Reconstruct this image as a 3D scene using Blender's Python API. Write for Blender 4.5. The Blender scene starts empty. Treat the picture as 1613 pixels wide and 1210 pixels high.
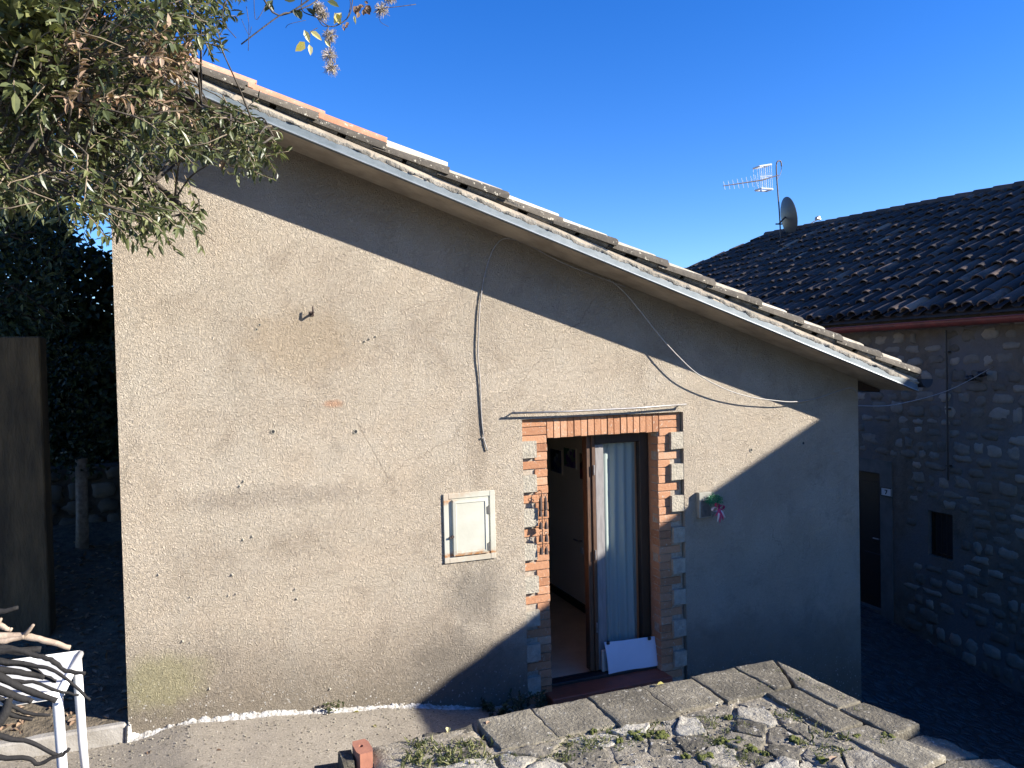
import bpy, math, random
from mathutils import Vector, Matrix, noise
random.seed(11)
C = bpy.context.scene.collection
V = Vector
# ------------------------------------------------------------------ survey frame
# x runs along the plastered gable wall, y into the house, z up; the wall face is y = 0
CAM = V((0.6054, -5.45, 2.5554)); FPX = 1210.0
RX = V((0.93387061, -0.35692903, -0.02207606)); UY = V((0.02897122, 0.01398243, 0.99948245)); FW = V((0.35643562, 0.93402685, -0.02339846))
def ray(px, py): return FW + RX*((px-806.5)/FPX) - UY*((py-605)/FPX)
def onY(px, py, y=0.0):
    d = ray(px, py); return CAM + d*((y-CAM.y)/d.y)
def onZ(px, py, z):
    d = ray(px, py); return CAM + d*((z-CAM.z)/d.z)
def onX(px, py, x):
    d = ray(px, py); return CAM + d*((x-CAM.x)/d.x)
def onP(px, py, n, c):
    d = ray(px, py); return CAM + d*((c-CAM.dot(n))/d.dot(n))
def U(a, b): return random.uniform(a, b)
def nz(x, y=0, z=0): return noise.noise(V((x, y, z)))

# ------------------------------------------------------------------ mesh builder
class MB:
    def __init__(s): s.v=[]; s.f=[]; s.t=[]; s.m=[]
    def face(s, pts, t=0.5, m=0):
        n=len(s.v); s.v += [V(p) for p in pts]; s.f.append(tuple(range(n, n+len(pts)))); s.t.append(t); s.m.append(m)
    def mesh(s, vs, fs, t=0.5, m=0):
        n=len(s.v); s.v += [V(p) for p in vs]
        for f in fs: s.f.append(tuple(n+i for i in f)); s.t.append(t); s.m.append(m)
    def box(s, a, b, t=0.5, m=0, jit=0.0, rot=0.0, bev=0.0):
        a=V(a); b=V(b); c=(a+b)/2
        if bev > 0:
            vs=[]; h=(b-a)/2; e=min(bev, min(h)*0.6)
            idx={}
            for sx in (-1,1):
                for sy in (-1,1):
                    for sz in (-1,1):
                        for ax in range(3):
                            p=[sx*h.x, sy*h.y, sz*h.z]
                            for k in range(3):
                                if k!=ax: p[k] -= (sx,sy,sz)[k]*e
                            idx[(sx,sy,sz,ax)]=len(vs); vs.append(V(p))
            fs=[]
            for ax in range(3):
                o=[k for k in range(3) if k!=ax]
                for sg in (-1,1):
                    q=[]
                    for (u,w) in ((-1,-1),(1,-1),(1,1),(-1,1)):
                        k=[0,0,0]; k[ax]=sg; k[o[0]]=u; k[o[1]]=w; q.append(idx[(k[0],k[1],k[2],ax)])
                    fs.append(q)
            for ax in range(3):
                o=[k for k in range(3) if k!=ax]
                for u in (-1,1):
                    for w in (-1,1):
                        k1=[0,0,0]; k2=[0,0,0]; k1[o[0]]=k2[o[0]]=u; k1[o[1]]=k2[o[1]]=w; k1[ax]=-1; k2[ax]=1
                        fs.append([idx[(*k1,o[0])], idx[(*k2,o[0])], idx[(*k2,o[1])], idx[(*k1,o[1])]])
            for sx in (-1,1):
                for sy in (-1,1):
                    for sz in (-1,1): fs.append([idx[(sx,sy,sz,0)], idx[(sx,sy,sz,1)], idx[(sx,sy,sz,2)]])
        else:
            h=(b-a)/2
            vs=[V((x*h.x,y*h.y,z*h.z)) for x in (-1,1) for y in (-1,1) for z in (-1,1)]
            fs=[(0,1,3,2),(4,6,7,5),(0,4,5,1),(2,3,7,6),(0,2,6,4),(1,5,7,3)]
        if jit: vs=[p+V((U(-jit,jit),U(-jit,jit),U(-jit,jit))) for p in vs]
        R=Matrix.Rotation(rot,3,'Z') if not isinstance(rot, Matrix) else rot
        s.mesh([c+R@p for p in vs], fs, t, m)
    def tube(s, pts, r, n=8, t=0.5, m=0, cap=True, wob=0.0):
        pts=[V(p) for p in pts]; k=len(pts); rs=r if isinstance(r,(list,tuple)) else [r]*k
        vs=[]; up=V((0,0,1))
        for i,p in enumerate(pts):
            d=(pts[min(i+1,k-1)]-pts[max(i-1,0)])
            if d.length<1e-9: d=V((0,0,1))
            d.normalize(); a=d.cross(up)
            if a.length<0.15: a=d.cross(V((0,1,0)))
            a.normalize(); b=a.cross(d)
            for j in range(n):
                th=2*math.pi*j/n; rr=rs[i]*(1+U(-wob,wob))
                vs.append(p+a*math.cos(th)*rr+b*math.sin(th)*rr)
        fs=[]
        for i in range(k-1):
            for j in range(n): fs.append((i*n+j, i*n+(j+1)%n, (i+1)*n+(j+1)%n, (i+1)*n+j))
        if cap: fs.append(tuple(range(n-1,-1,-1))); fs.append(tuple((k-1)*n+j for j in range(n)))
        s.mesh(vs, fs, t, m)
    def prism(s, poly, y0, y1, t=0.5, m=0):          # poly in (x,z)
        n=len(poly); vs=[V((x,y0,z)) for x,z in poly]+[V((x,y1,z)) for x,z in poly]
        s.mesh(vs, [tuple(range(n)), tuple(range(2*n-1,n-1,-1))]+[(i,i+n,(i+1)%n+n,(i+1)%n) for i in range(n)], t, m)
    def lathe(s, c, prof, n=14, t=0.5, m=0, axis=None):
        A=V((0,0,1)) if axis is None else V(axis).normalized()
        a=A.cross(V((0.3,1,0.1))).normalized(); b=A.cross(a); c=V(c); vs=[]
        for r,h in prof:
            for j in range(n):
                th=2*math.pi*j/n; vs.append(c+A*h+a*math.cos(th)*r+b*math.sin(th)*r)
        fs=[(i*n+j,i*n+(j+1)%n,(i+1)*n+(j+1)%n,(i+1)*n+j) for i in range(len(prof)-1) for j in range(n)]
        s.mesh(vs, fs, t, m)
    def leaf(s, p, d, nrm, L, W, t=0.5, m=0, fold=0.25, curl=0.0):
        d=d.normalized(); sd=d.cross(nrm)
        if sd.length<1e-4: sd=d.cross(V((0.3,0.5,1)))
        sd.normalize(); nn=sd.cross(d)
        q=lambda a,b,c: p+d*(a*L)+sd*(b*W)+nn*(c*W-curl*a*a*L)
        vs=[q(0,0,0), q(.33,.5,fold), q(.7,.4,fold*.8), q(1,0,0), q(.7,-.4,fold*.8), q(.33,-.5,fold), q(.5,0,-.05)]
        s.mesh(vs, [(0,6,1),(1,6,2),(2,6,3),(3,6,4),(4,6,5),(5,6,0)] if curl else [(0,1,2,3),(0,3,4,5)], t, m)
    def build(s, name, mats, parent=None, smooth=False, org=None, auto=None):
        o0 = V(org) if org is not None else (wloc(parent) if parent else V((0,0,0)))
        me=bpy.data.meshes.new(name); me.from_pydata([p-o0 for p in s.v], [], s.f)
        if not isinstance(mats,(list,tuple)): mats=[mats]
        for m in mats: me.materials.append(m)
        me.polygons.foreach_set('material_index', s.m)
        at=me.attributes.new('tint','FLOAT','FACE'); at.data.foreach_set('value', [float(t) for t in s.t])
        if smooth: me.polygons.foreach_set('use_smooth', [True]*len(s.f))
        me.update()
        if auto is not None and smooth:
            try: me.set_sharp_from_angle(angle=math.radians(auto))
            except Exception: pass
        o=bpy.data.objects.new(name, me); C.objects.link(o)
        if parent: o.parent=parent
        if org is not None and not parent: o.location=o0
        return o
def wloc(o):
    p=V((0,0,0))
    while o: p+=o.location; o=o.parent
    return p
def tag(o, label=None, cat=None, group=None, kind=None):
    if label: o['label']=label
    if cat: o['category']=cat
    if group: o['group']=group
    if kind: o['kind']=kind
    return o
def thing(name, loc, label, cat, group=None):
    o=bpy.data.objects.new(name,None); C.objects.link(o); o.location=V(loc); o.empty_display_size=.1
    return tag(o,label,cat,group)

# ------------------------------------------------------------------ materials
class NT:
    def __init__(s, name):
        s.mat=bpy.data.materials.new(name); s.mat.use_nodes=True; s.n=s.mat.node_tree.nodes; s.l=s.mat.node_tree.links
        s.b=s.n['Principled BSDF']; s.out=s.n['Material Output']
        s.tc=s.n.new('ShaderNodeTexCoord')
    def link(s,a,b): s.l.new(a,b)
    def noise(s, scale, detail=4, rough=.55, dist=0, vec=None, st=(1,1,1)):
        n=s.n.new('ShaderNodeTexNoise'); n.inputs['Scale'].default_value=scale; n.inputs['Detail'].default_value=detail
        n.inputs['Roughness'].default_value=rough; n.inputs['Distortion'].default_value=dist
        v=vec or s.tc.outputs['Object']
        if st!=(1,1,1):
            mp=s.n.new('ShaderNodeMapping'); mp.inputs['Scale'].default_value=st; s.link(v,mp.inputs['Vector']); v=mp.outputs['Vector']
        s.link(v,n.inputs['Vector']); return n.outputs['Fac']
    def voro(s, scale, feature='F1', rnd=1, vec=None, out='Distance'):
        n=s.n.new('ShaderNodeTexVoronoi'); n.feature=feature; n.inputs['Scale'].default_value=scale; n.inputs['Randomness'].default_value=rnd
        s.link(vec or s.tc.outputs['Object'], n.inputs['Vector']); return n.outputs[out]
    def ramp(s, fac, stops):
        r=s.n.new('ShaderNodeValToRGB'); e=r.color_ramp.elements
        while len(e)<len(stops): e.new(.5)
        for k,(p,c) in enumerate(stops):
            e[k].position=p; e[k].color=(c,c,c,1) if isinstance(c,(int,float)) else (*c,1)
        s.link(fac, r.inputs['Fac']); return r.outputs['Color']
    def mix(s, fac, a, b, mode='MIX'):
        m=s.n.new('ShaderNodeMix'); m.data_type='RGBA'; m.blend_type=mode
        for i,x in ((0,fac),(6,a),(7,b)):
            if isinstance(x,(int,float)): m.inputs[i].default_value = x if i==0 else (x,x,x,1)
            elif isinstance(x,tuple): m.inputs[i].default_value=(*x,1)
            else: s.link(x,m.inputs[i])
        return m.outputs[2]
    def math(s, op, a, b=0, c=None):
        m=s.n.new('ShaderNodeMath'); m.operation=op
        for i,x in enumerate((a,b) if c is None else (a,b,c)):
            if isinstance(x,(int,float)): m.inputs[i].default_value=x
            else: s.link(x,m.inputs[i])
        return m.outputs[0]
    def tint(s):
        a=s.n.new('ShaderNodeAttribute'); a.attribute_name='tint'; return a.outputs['Fac']
    def sep(s, k):
        x=s.n.new('ShaderNodeSeparateXYZ'); s.link(s.tc.outputs['Object'],x.inputs[0]); return x.outputs[k]
    def bump(s, h, strength=.5, dist=.01, prev=None):
        b=s.n.new('ShaderNodeBump'); b.inputs['Strength'].default_value=strength; b.inputs['Distance'].default_value=dist
        s.link(h,b.inputs['Height'])
        if prev: s.link(prev,b.inputs['Normal'])
        return b.outputs['Normal']
    def fin(s, col, rough=.85, normal=None, metal=0, spec=None):
        if isinstance(col,tuple): s.b.inputs['Base Color'].default_value=(*col,1)
        else: s.link(col,s.b.inputs['Base Color'])
        if isinstance(rough,(int,float)): s.b.inputs['Roughness'].default_value=rough
        else: s.link(rough,s.b.inputs['Roughness'])
        s.b.inputs['Metallic'].default_value=metal
        if spec is not None: s.b.inputs['Specular IOR Level'].default_value=spec
        if normal: s.link(normal,s.b.inputs['Normal'])
        return s.mat
def simple(name, c1, c2=None, scale=20, rough=.7, bs=.3, bd=.004, bscale=None, metal=0, spec=None, st=(1,1,1)):
    n=NT(name); c2=c2 or tuple(x*.6 for x in c1)
    f=n.noise(scale,5,.6,st=st); col=n.mix(n.ramp(f,[(.35,0),(.65,1)]),c1,c2)
    col=n.mix(n.math('MULTIPLY',n.math('SUBTRACT',n.tint(),.5),.0),col,col)
    b=n.bump(n.noise(bscale or scale*4,5,.6,st=st),bs,bd)
    return n.fin(col,rough,b,metal,spec)
def tinted(name, stops, scale=18, var=.5, rough=.85, bs=.4, bd=.004, bscale=60, spots=None):
    n=NT(name); f=n.noise(scale,6,.62)
    t=n.math('ADD',n.tint(),n.math('MULTIPLY',n.math('SUBTRACT',f,.5),var))
    col=n.ramp(t,stops)
    if spots:
        sf=n.noise(spots[1],5,.7); col=n.mix(n.ramp(sf,[(spots[2],0),(spots[2]+.06,1)]),col,spots[0])
    b=n.bump(n.noise(bscale,5,.65),bs,bd)
    return n.fin(col,rough,b)

def mat_stucco():
    n=NT('stucco_plaster')
    big=n.noise(.9,5,.6); mid=n.noise(3.5,5,.62,.4); fine=n.noise(55,3,.6)
    col=n.mix(n.ramp(big,[(.35,0),(.68,1)]),(.52,.435,.335),(.42,.36,.285))
    col=n.mix(n.math('MULTIPLY',n.ramp(mid,[(.45,0),(.75,1)]),.55),col,(.50,.44,.35))
    col=n.mix(n.math('MULTIPLY',n.ramp(n.noise(2.1,6,.7,.8),[(.52,0),(.7,1)]),.5),col,(.30,.245,.185))
    col=n.mix(n.math('MULTIPLY',n.ramp(n.noise(1.5,3,.55,1.2),[(.45,0),(.75,1)]),.55),col,(.57,.51,.42))
    col=n.mix(n.math('MULTIPLY',n.ramp(n.noise(4.2,6,.72,.5),[(.56,0),(.70,1)]),.38),col,(.27,.225,.175))
    # weathering: dirty foot, dark band beneath the roof slab, streak below the meter cabinet, algae at the left corner
    x=n.sep(0); z=n.sep(2)
    foot=n.math('SUBTRACT',z,n.math('MULTIPLY',x,-.12))
    wob=n.math('MULTIPLY',n.math('SUBTRACT',n.noise(2.6,5,.65),.5),.55)
    fd=n.ramp(n.math('ADD',foot,wob),[(.36,1),(1.0,0)])
    col=n.mix(n.math('MULTIPLY',fd,.85),col,(.19,.165,.13))
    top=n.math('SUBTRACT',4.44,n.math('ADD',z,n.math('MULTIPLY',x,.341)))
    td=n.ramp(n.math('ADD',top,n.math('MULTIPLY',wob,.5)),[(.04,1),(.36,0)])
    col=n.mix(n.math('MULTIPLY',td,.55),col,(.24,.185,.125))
    def blob(cx,cz,rx,rz,c,k):
        nonlocal col
        dx=n.math('DIVIDE',n.math('SUBTRACT',x,cx),rx); dz=n.math('DIVIDE',n.math('SUBTRACT',z,cz),rz)
        d=n.math('SQRT',n.math('ADD',n.math('MULTIPLY',dx,dx),n.math('MULTIPLY',dz,dz)))
        d=n.math('ADD',d,n.math('MULTIPLY',n.math('SUBTRACT',n.noise(7,5,.7),.5),1.3))
        col=n.mix(n.math('MULTIPLY',n.ramp(d,[(.45,1),(1.0,0)]),k),col,c)
    blob(.20,.55,.34,.24,(.31,.30,.14),.45); blob(2.36,.86,.3,.30,(.19,.17,.14),.6); blob(2.2,.35,.5,.3,(.17,.15,.125),.6)
    blob(4.9,.0,1.3,.5,(.22,.19,.16),.4); blob(1.35,2.32,.09,.035,(.44,.22,.12),.6)
    blob(1.15,2.75,.5,.3,(.36,.26,.15),.35); blob(2.4,2.0,.12,.5,(.24,.19,.14),.35); blob(.9,1.7,.8,.1,(.24,.20,.16),.4)
    # white lime specks thrown up along the foot
    dist=n.noise(3,4,.6); vv=n.n.new('ShaderNodeVectorMath'); vv.operation='MULTIPLY_ADD'; cmb=n.n.new('ShaderNodeCombineXYZ')
    for kk in range(3): n.link(dist,cmb.inputs[kk])
    n.link(cmb.outputs[0],vv.inputs[0]); vv.inputs[1].default_value=(.9,.9,.9); n.link(n.tc.outputs['Object'],vv.inputs[2])
    ck=n.voro(1.1,'DISTANCE_TO_EDGE',vec=vv.outputs[0]); ckm=n.math('MULTIPLY',n.ramp(ck,[(.0,1),(.005,0)]),n.ramp(n.noise(1.3,2),[(.52,0),(.58,1)]))
    col=n.mix(n.math('MULTIPLY',ckm,.45),col,(.17,.135,.10))
    sp=n.ramp(n.voro(40),[(.19,1),(.27,0)]); sm=n.ramp(n.math('ADD',foot,n.math('MULTIPLY',n.noise(5,3),.25)),[(.44,1),(.78,0)])
    sel=n.ramp(n.noise(26,3,.7),[(.50,0),(.54,1)])
    col=n.mix(n.math('MULTIPLY',n.math('MULTIPLY',sp,sm),sel),col,(.68,.66,.62))
    # fine relief; its lowest creases get a darker tone
    w1=n.noise(40,4,.6,1.4); rid=n.math('ABSOLUTE',n.math('SUBTRACT',w1,.5))
    w2=n.noise(75,4,.6,1.2,st=(1,1,.8))
    h=n.math('ADD',n.math('MULTIPLY',rid,1.5),n.math('MULTIPLY',w2,.55)); h=n.math('SUBTRACT',h,n.math('MULTIPLY',ckm,.12))
    h=n.math('ADD',h,n.math('MULTIPLY',n.noise(160,2,.5),.18))
    patch=n.noise(1.7,3,.5); 
    col=n.mix(n.math('MULTIPLY',n.ramp(rid,[(.0,1),(.035,0)]),.25),col,(.16,.125,.09))
    b1=n.bump(h,1.0,.030); b2=n.bump(n.noise(6,4,.6,.6),.5,.03,b1)
    return n.fin(col,.92,b2,spec=.15)
def mat_rubble():
    n=NT('rubble_mortar')
    f=n.noise(6,6,.65); col=n.mix(n.ramp(f,[(.3,0),(.7,1)]),(.095,.078,.06),(.16,.135,.105))
    col=n.mix(n.ramp(n.noise(1.2,4),[(.42,0),(.62,1)]),col,(.13,.125,.12))
    return n.fin(col,.95,n.bump(n.noise(28,7,.7),.9,.02),spec=.1)
M={}
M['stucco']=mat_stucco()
M['block']=simple('rough_render_block',(.42,.375,.295),(.29,.26,.205),18,.95,1.0,.012,60)
M['brick']=tinted('brick',[(.0,(.25,.11,.055)),(.35,(.36,.17,.085)),(.7,(.43,.225,.125)),(1,(.45,.32,.22))],30,.7,.88,.9,.005,60,((.43,.35,.27),38,.60))
M['mortar_dark']=simple('brick_joint',(.40,.34,.27),(.26,.21,.16),40,.95,.6,.004)
M['concrete_soffit']=simple('slab_concrete',(.46,.39,.30),(.30,.25,.19),4,.9,.5,.006,60)
M['zinc']=simple('zinc_flashing',(.14,.165,.18),(.085,.11,.125),7,.62,.5,.004,14,.1,st=(1,1,2))
M['zinc_lip_sunlit']=simple('zinc_lip_sunlit',(.42,.44,.45),(.3,.33,.35),9,.4,.1,.002,14,.5)  # sun caught on the thin lip, put into the colour as paler zinc
M['bed']=simple('mortar_bed',(.29,.265,.225),(.13,.12,.10),11,.95,1.0,.02,26)
M['tile_old']=tinted('weathered_roof_tile',[(0,(.055,.047,.036)),(.4,(.145,.122,.092)),(.7,(.29,.25,.19)),(1,(.46,.41,.32))],14,.7,.92,.8,.006,45,((.50,.46,.36),26,.60))
M['tile_red']=tinted('orange_clay_tile',[(0,(.26,.12,.075)),(.5,(.42,.165,.09)),(1,(.52,.30,.20))],8,.8,.88,.6,.005,50,((.42,.36,.29),16,.60))
M['tile_dark']=tinted('dark_brown_tile',[(0,(.022,.018,.017)),(.5,(.048,.036,.030)),(.8,(.095,.065,.05)),(1,(.28,.19,.13))],9,.5,.9,.8,.007,40)  # very dark brown range, a few tiles paler
M['rubble']=mat_rubble()
M['stone']=tinted('rubble_stone',[(0,(.08,.07,.055)),(.5,(.14,.125,.10)),(1,(.24,.215,.175))],12,.6,.95,.9,.012,30)
M['paving']=tinted('lichened_paving_stone',[(0,(.09,.08,.058)),(.45,(.215,.19,.145)),(1,(.40,.37,.30))],12,1.3,.93,1.0,.014,55,((.52,.49,.43),34,.60))
M['coping']=tinted('weathered_coping',[(0,(.060,.053,.038)),(.45,(.135,.118,.085)),(.75,(.215,.19,.14)),(1,(.36,.32,.24))],5,1.7,.93,1.0,.013,60,((.46,.43,.36),40,.60))
M['earth']=simple('earth_and_grit',(.19,.16,.11),(.34,.30,.23),25,.95,1.0,.012,70)
def mat_path():
    n=NT('path_concrete'); f=n.noise(2.2,6,.65)
    col=n.mix(n.ramp(f,[(.33,0),(.7,1)]),(.21,.185,.15),(.31,.275,.225))
    col=n.mix(n.math('MULTIPLY',n.ramp(n.noise(70,3,.7),[(.5,0),(.68,1)]),.7),col,(.40,.36,.30))
    col=n.mix(n.ramp(n.noise(48,3,.7),[(.60,0),(.67,1)]),col,(.11,.095,.075))
    col=n.mix(n.ramp(n.voro(27),[(.06,1),(.10,0)]),col,(.55,.52,.46))
    return n.fin(col,.95,n.bump(n.noise(85,5,.75),.9,.010,n.bump(n.noise(5,4),.4,.03)),spec=.15)
M['path']=mat_path()
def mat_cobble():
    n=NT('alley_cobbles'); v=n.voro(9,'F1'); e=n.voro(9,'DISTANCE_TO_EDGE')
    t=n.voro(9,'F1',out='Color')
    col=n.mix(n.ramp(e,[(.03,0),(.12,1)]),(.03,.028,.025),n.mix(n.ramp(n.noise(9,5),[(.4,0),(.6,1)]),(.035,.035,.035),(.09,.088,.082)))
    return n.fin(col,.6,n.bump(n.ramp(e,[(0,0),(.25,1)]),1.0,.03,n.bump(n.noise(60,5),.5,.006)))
M['cobble']=mat_cobble()
M['soil']=simple('leafy_soil',(.08,.065,.045),(.18,.145,.10),14,.95,1.0,.03,30)
M['lime']=simple('white_lime_fillet',(.62,.61,.58),(.27,.25,.22),30,.9,1.0,.02,50)
M['kerb']=simple('kerb_concrete',(.34,.32,.29),(.24,.22,.19),8,.92,.7,.006,70)
M['brownwall']=simple('brown_render',(.13,.09,.045),(.05,.036,.02),2.2,.95,1.0,.02,14,st=(2.5,2.5,.7))
M['terracotta']=simple('terracotta_step',(.26,.07,.035),(.17,.05,.03),10,.6,.3,.003)
M['wood_dark']=simple('dark_varnished_wood',(.035,.02,.012),(.018,.010,.007),30,.45,.3,.002,st=(6,6,.6))
M['wood_brown']=simple('brown_wood',(.11,.055,.028),(.05,.026,.015),24,.5,.4,.002,st=(6,6,.5))
M['stile']=simple('grey_stile_finish',(.26,.245,.235),(.19,.175,.17),16,.5,.2,.002,st=(3,3,.5))  # even grey, paler than the other door members
M['black']=simple('black_iron',(.012,.012,.014),(.02,.02,.02),30,.5,.2,.002)
M['inner_wall']=simple('interior_plaster',(.74,.66,.54),(.70,.62,.50),3,.9,.2,.002)
M['inner_floor']=simple('interior_tile',(.55,.42,.29),(.45,.33,.22),5,.5,.2,.002)
M['white_paint']=simple('white_table_plastic',(.74,.74,.75),(.66,.66,.66),6,.42,.1,.002)
M['card']=simple('white_card',(.66,.68,.76),(.60,.62,.70),4,.7,.15,.003)
M['cream']=simple('cream_board',(.55,.52,.45),(.45,.42,.36),6,.7,.2,.003)
M['cable']=simple('grey_cable',(.30,.28,.26),(.22,.2,.18),40,.6,.2,.002)
M['cable_light']=simple('pale_cable',(.36,.34,.31),(.28,.26,.24),40,.5,.1,.001)
M['steel']=simple('dull_steel',(.34,.34,.34),(.22,.2,.19),30,.5,.3,.002,metal=.6)
M['rust']=simple('rusty_iron',(.075,.045,.035),(.035,.024,.02),50,.8,.6,.002)
def mat_cabinet():
    n=NT('cream_enamel'); z=n.sep(2); x=n.sep(0)
    col=n.mix(n.ramp(n.noise(5,4),[(.4,0),(.7,1)]),(.46,.45,.38),(.39,.38,.31))
    e1=n.ramp(n.math('ADD',z,n.math('MULTIPLY',n.noise(26,5,.7),.09)),[(.095,1),(.13,0)])
    e2=n.ramp(n.math('ADD',n.math('SUBTRACT',.51,z),n.math('ADD',n.math('MULTIPLY',x,.30),n.math('MULTIPLY',n.noise(22,5,.7),.10))),[(.10,1),(.14,0)])
    e1=n.math('MULTIPLY',e1,n.ramp(z,[(.040,.25),(.048,1)])); e2=n.math('MULTIPLY',e2,n.ramp(z,[(.458,1),(.470,.35)]))
    m=n.math('MAXIMUM',e1,e2)
    m=n.math('MULTIPLY',m,n.ramp(n.noise(34,5,.7),[(.33,0),(.5,1)]))
    col=n.mix(m,col,(.33,.15,.05))
    return n.fin(col,.5,n.bump(n.noise(60,4),.2,.002))
M['cabinet']=mat_cabinet()
M['gutter_red']=simple('red_brown_gutter',(.20,.045,.035),(.12,.03,.025),8,.55,.2,.003)
M['trim']=simple('smooth_grey_render',(.12,.115,.105),(.075,.075,.065),4,.9,.4,.005)
M['alu']=simple('aluminium',(.72,.73,.74),(.62,.63,.64),30,.35,.05,.001,metal=.3)
M['dish']=simple('grey_dish_metal',(.04,.045,.052),(.028,.032,.04),5,.45,.05,.001)
M['mast']=simple('mast_steel',(.05,.04,.04),(.08,.06,.05),30,.6,.2,.001)
M['bark']=simple('grey_bark',(.09,.075,.058),(.045,.036,.028),18,.95,1.0,.01,40,st=(1,1,.4))
M['twig']=simple('pale_twig',(.24,.19,.13),(.13,.10,.07),40,.9,.4,.002)
M['stick_dark']=simple('dark_bark_stick',(.014,.0125,.012),(.007,.006,.006),30,.85,.9,.004,80)
M['stick_pale']=simple('bleached_stick',(.42,.33,.25),(.24,.18,.135),22,.9,.8,.004,60)
M['moss']=simple('moss',(.13,.145,.022),(.055,.065,.015),60,.95,1.0,.01,160)
M['hinge']=simple('grey_hinge',(.12,.115,.10),(.07,.065,.06),30,.5,.3,.002)
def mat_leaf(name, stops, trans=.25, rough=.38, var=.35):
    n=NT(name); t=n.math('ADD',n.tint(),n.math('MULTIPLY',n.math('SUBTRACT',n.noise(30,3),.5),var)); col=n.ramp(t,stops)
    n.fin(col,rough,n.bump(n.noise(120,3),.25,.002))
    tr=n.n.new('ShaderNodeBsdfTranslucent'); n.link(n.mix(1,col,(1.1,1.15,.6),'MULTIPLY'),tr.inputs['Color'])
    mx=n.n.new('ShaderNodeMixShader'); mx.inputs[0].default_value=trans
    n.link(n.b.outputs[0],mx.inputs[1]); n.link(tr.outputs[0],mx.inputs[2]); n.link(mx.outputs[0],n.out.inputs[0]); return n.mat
M['leaf']=mat_leaf('evergreen_leaf',[(0,(.035,.045,.020)),(.45,(.075,.092,.038)),(.8,(.13,.145,.062)),(1,(.23,.24,.10))],.28,.40)
M['leaf_brown']=mat_leaf('dry_brown_leaf',[(0,(.13,.075,.045)),(.5,(.28,.185,.12)),(1,(.42,.32,.23))],.2,.7)
M['leaf_yellow']=mat_leaf('yellowing_leaf',[(0,(.12,.14,.03)),(.5,(.36,.31,.06)),(1,(.60,.55,.30))],.35,.6)
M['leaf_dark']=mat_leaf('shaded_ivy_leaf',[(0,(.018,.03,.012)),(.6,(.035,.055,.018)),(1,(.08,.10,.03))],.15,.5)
M['grass']=mat_leaf('grass_blade',[(0,(.045,.06,.02)),(.5,(.10,.125,.035)),(1,(.26,.25,.11))],.3,.6)
M['fluff']=mat_leaf('seed_fluff',[(0,(.40,.34,.31)),(1,(.62,.56,.52))],.4,.8)
M['green_tinsel']=simple('green_tinsel',(.02,.26,.10),(.01,.12,.05),60,.35,.2,.001)
M['pink']=simple('pink_ribbon',(.55,.05,.17),(.40,.03,.11),20,.5,.2,.001)
M['whiterib']=simple('white_ribbon',(.78,.72,.72),(.66,.58,.60),20,.5,.2,.001)
def mat_curtain():
    n=NT('lace_curtain'); n.fin((.62,.66,.63),.9)
    tr=n.n.new('ShaderNodeBsdfTranslucent'); tr.inputs['Color'].default_value=(.6,.64,.6,1)
    mx=n.n.new('ShaderNodeMixShader'); mx.inputs[0].default_value=.35
    n.link(n.b.outputs[0],mx.inputs[1]); n.link(tr.outputs[0],mx.inputs[2]); n.link(mx.outputs[0],n.out.inputs[0]); return n.mat
M['curtain']=mat_curtain()
def mat_glass():
    n=NT('window_glass'); n.fin((.8,.85,.85),.03); n.b.inputs['Transmission Weight'].default_value=0
    gl=n.n.new('ShaderNodeBsdfGlossy'); gl.inputs['Roughness'].default_value=.02
    tp=n.n.new('ShaderNodeBsdfTransparent'); tp.inputs['Color'].default_value=(.82,.86,.85,1)
    fr=n.n.new('ShaderNodeLayerWeight'); fr.inputs['Blend'].default_value=.08
    mx=n.n.new('ShaderNodeMixShader'); n.link(fr.outputs['Facing'],mx.inputs[0]); n.link(tp.outputs[0],mx.inputs[1]); n.link(gl.outputs[0],mx.inputs[2]); n.link(mx.outputs[0],n.out.inputs[0]); return n.mat
M['glass']=mat_glass()
def picmat(a,b,c,name):
    n=NT(name); v=n.voro(14,out='Color'); s=n.n.new('ShaderNodeSeparateColor'); n.link(v,s.inputs[0])
    return n.fin(n.ramp(s.outputs[0],[(.3,a),(.5,b),(.8,c)]),.6)

# ------------------------------------------------------------------ ground
PX=[(-40,.33),(-3,.26),(0,.21),(.37,.262),(.85,.225),(1.3,.163),(1.8,.105),(2.3,.005),(2.96,-.09),(4,-.2),(6.07,-.62),(9,-1.38),(12,-2.0)]
def prof(x):
    for (a,za),(b,zb) in zip(PX,PX[1:]):
        if x<=b: return za+(zb-za)*(x-a)/(b-a)
    return PX[-1][1]
def sheet(name, x0,x1,y0,y1,nx,ny,fz,mat):
    mb=MB(); vs=[(x0+(x1-x0)*i/nx, y0+(y1-y0)*j/ny) for j in range(ny+1) for i in range(nx+1)]
    vs=[V((x,y,fz(x,y))) for x,y in vs]
    mb.mesh(vs,[(j*(nx+1)+i,j*(nx+1)+i+1,(j+1)*(nx+1)+i+1,(j+1)*(nx+1)+i) for j in range(ny) for i in range(nx)])
    return tag(mb.build(name,mat,smooth=True),kind='structure')
sheet('path',-4,4.6,-2.5,.02,110,32,lambda x,y: prof(x)+.012*nz(x*2.1,y*2.1)+.004*nz(x*11,y*11),M['path'])
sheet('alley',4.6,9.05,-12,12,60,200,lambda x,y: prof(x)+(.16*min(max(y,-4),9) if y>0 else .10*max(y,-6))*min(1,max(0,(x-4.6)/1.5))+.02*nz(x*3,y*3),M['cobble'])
sheet('soil',-9,-.0,.03,14,60,90,lambda x,y: .325+.14*max(0,y-.05)+.05*nz(x*1.5,y*1.5)*min(1,y*2)+.02*nz(x*6,y*6),M['soil'])
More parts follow.
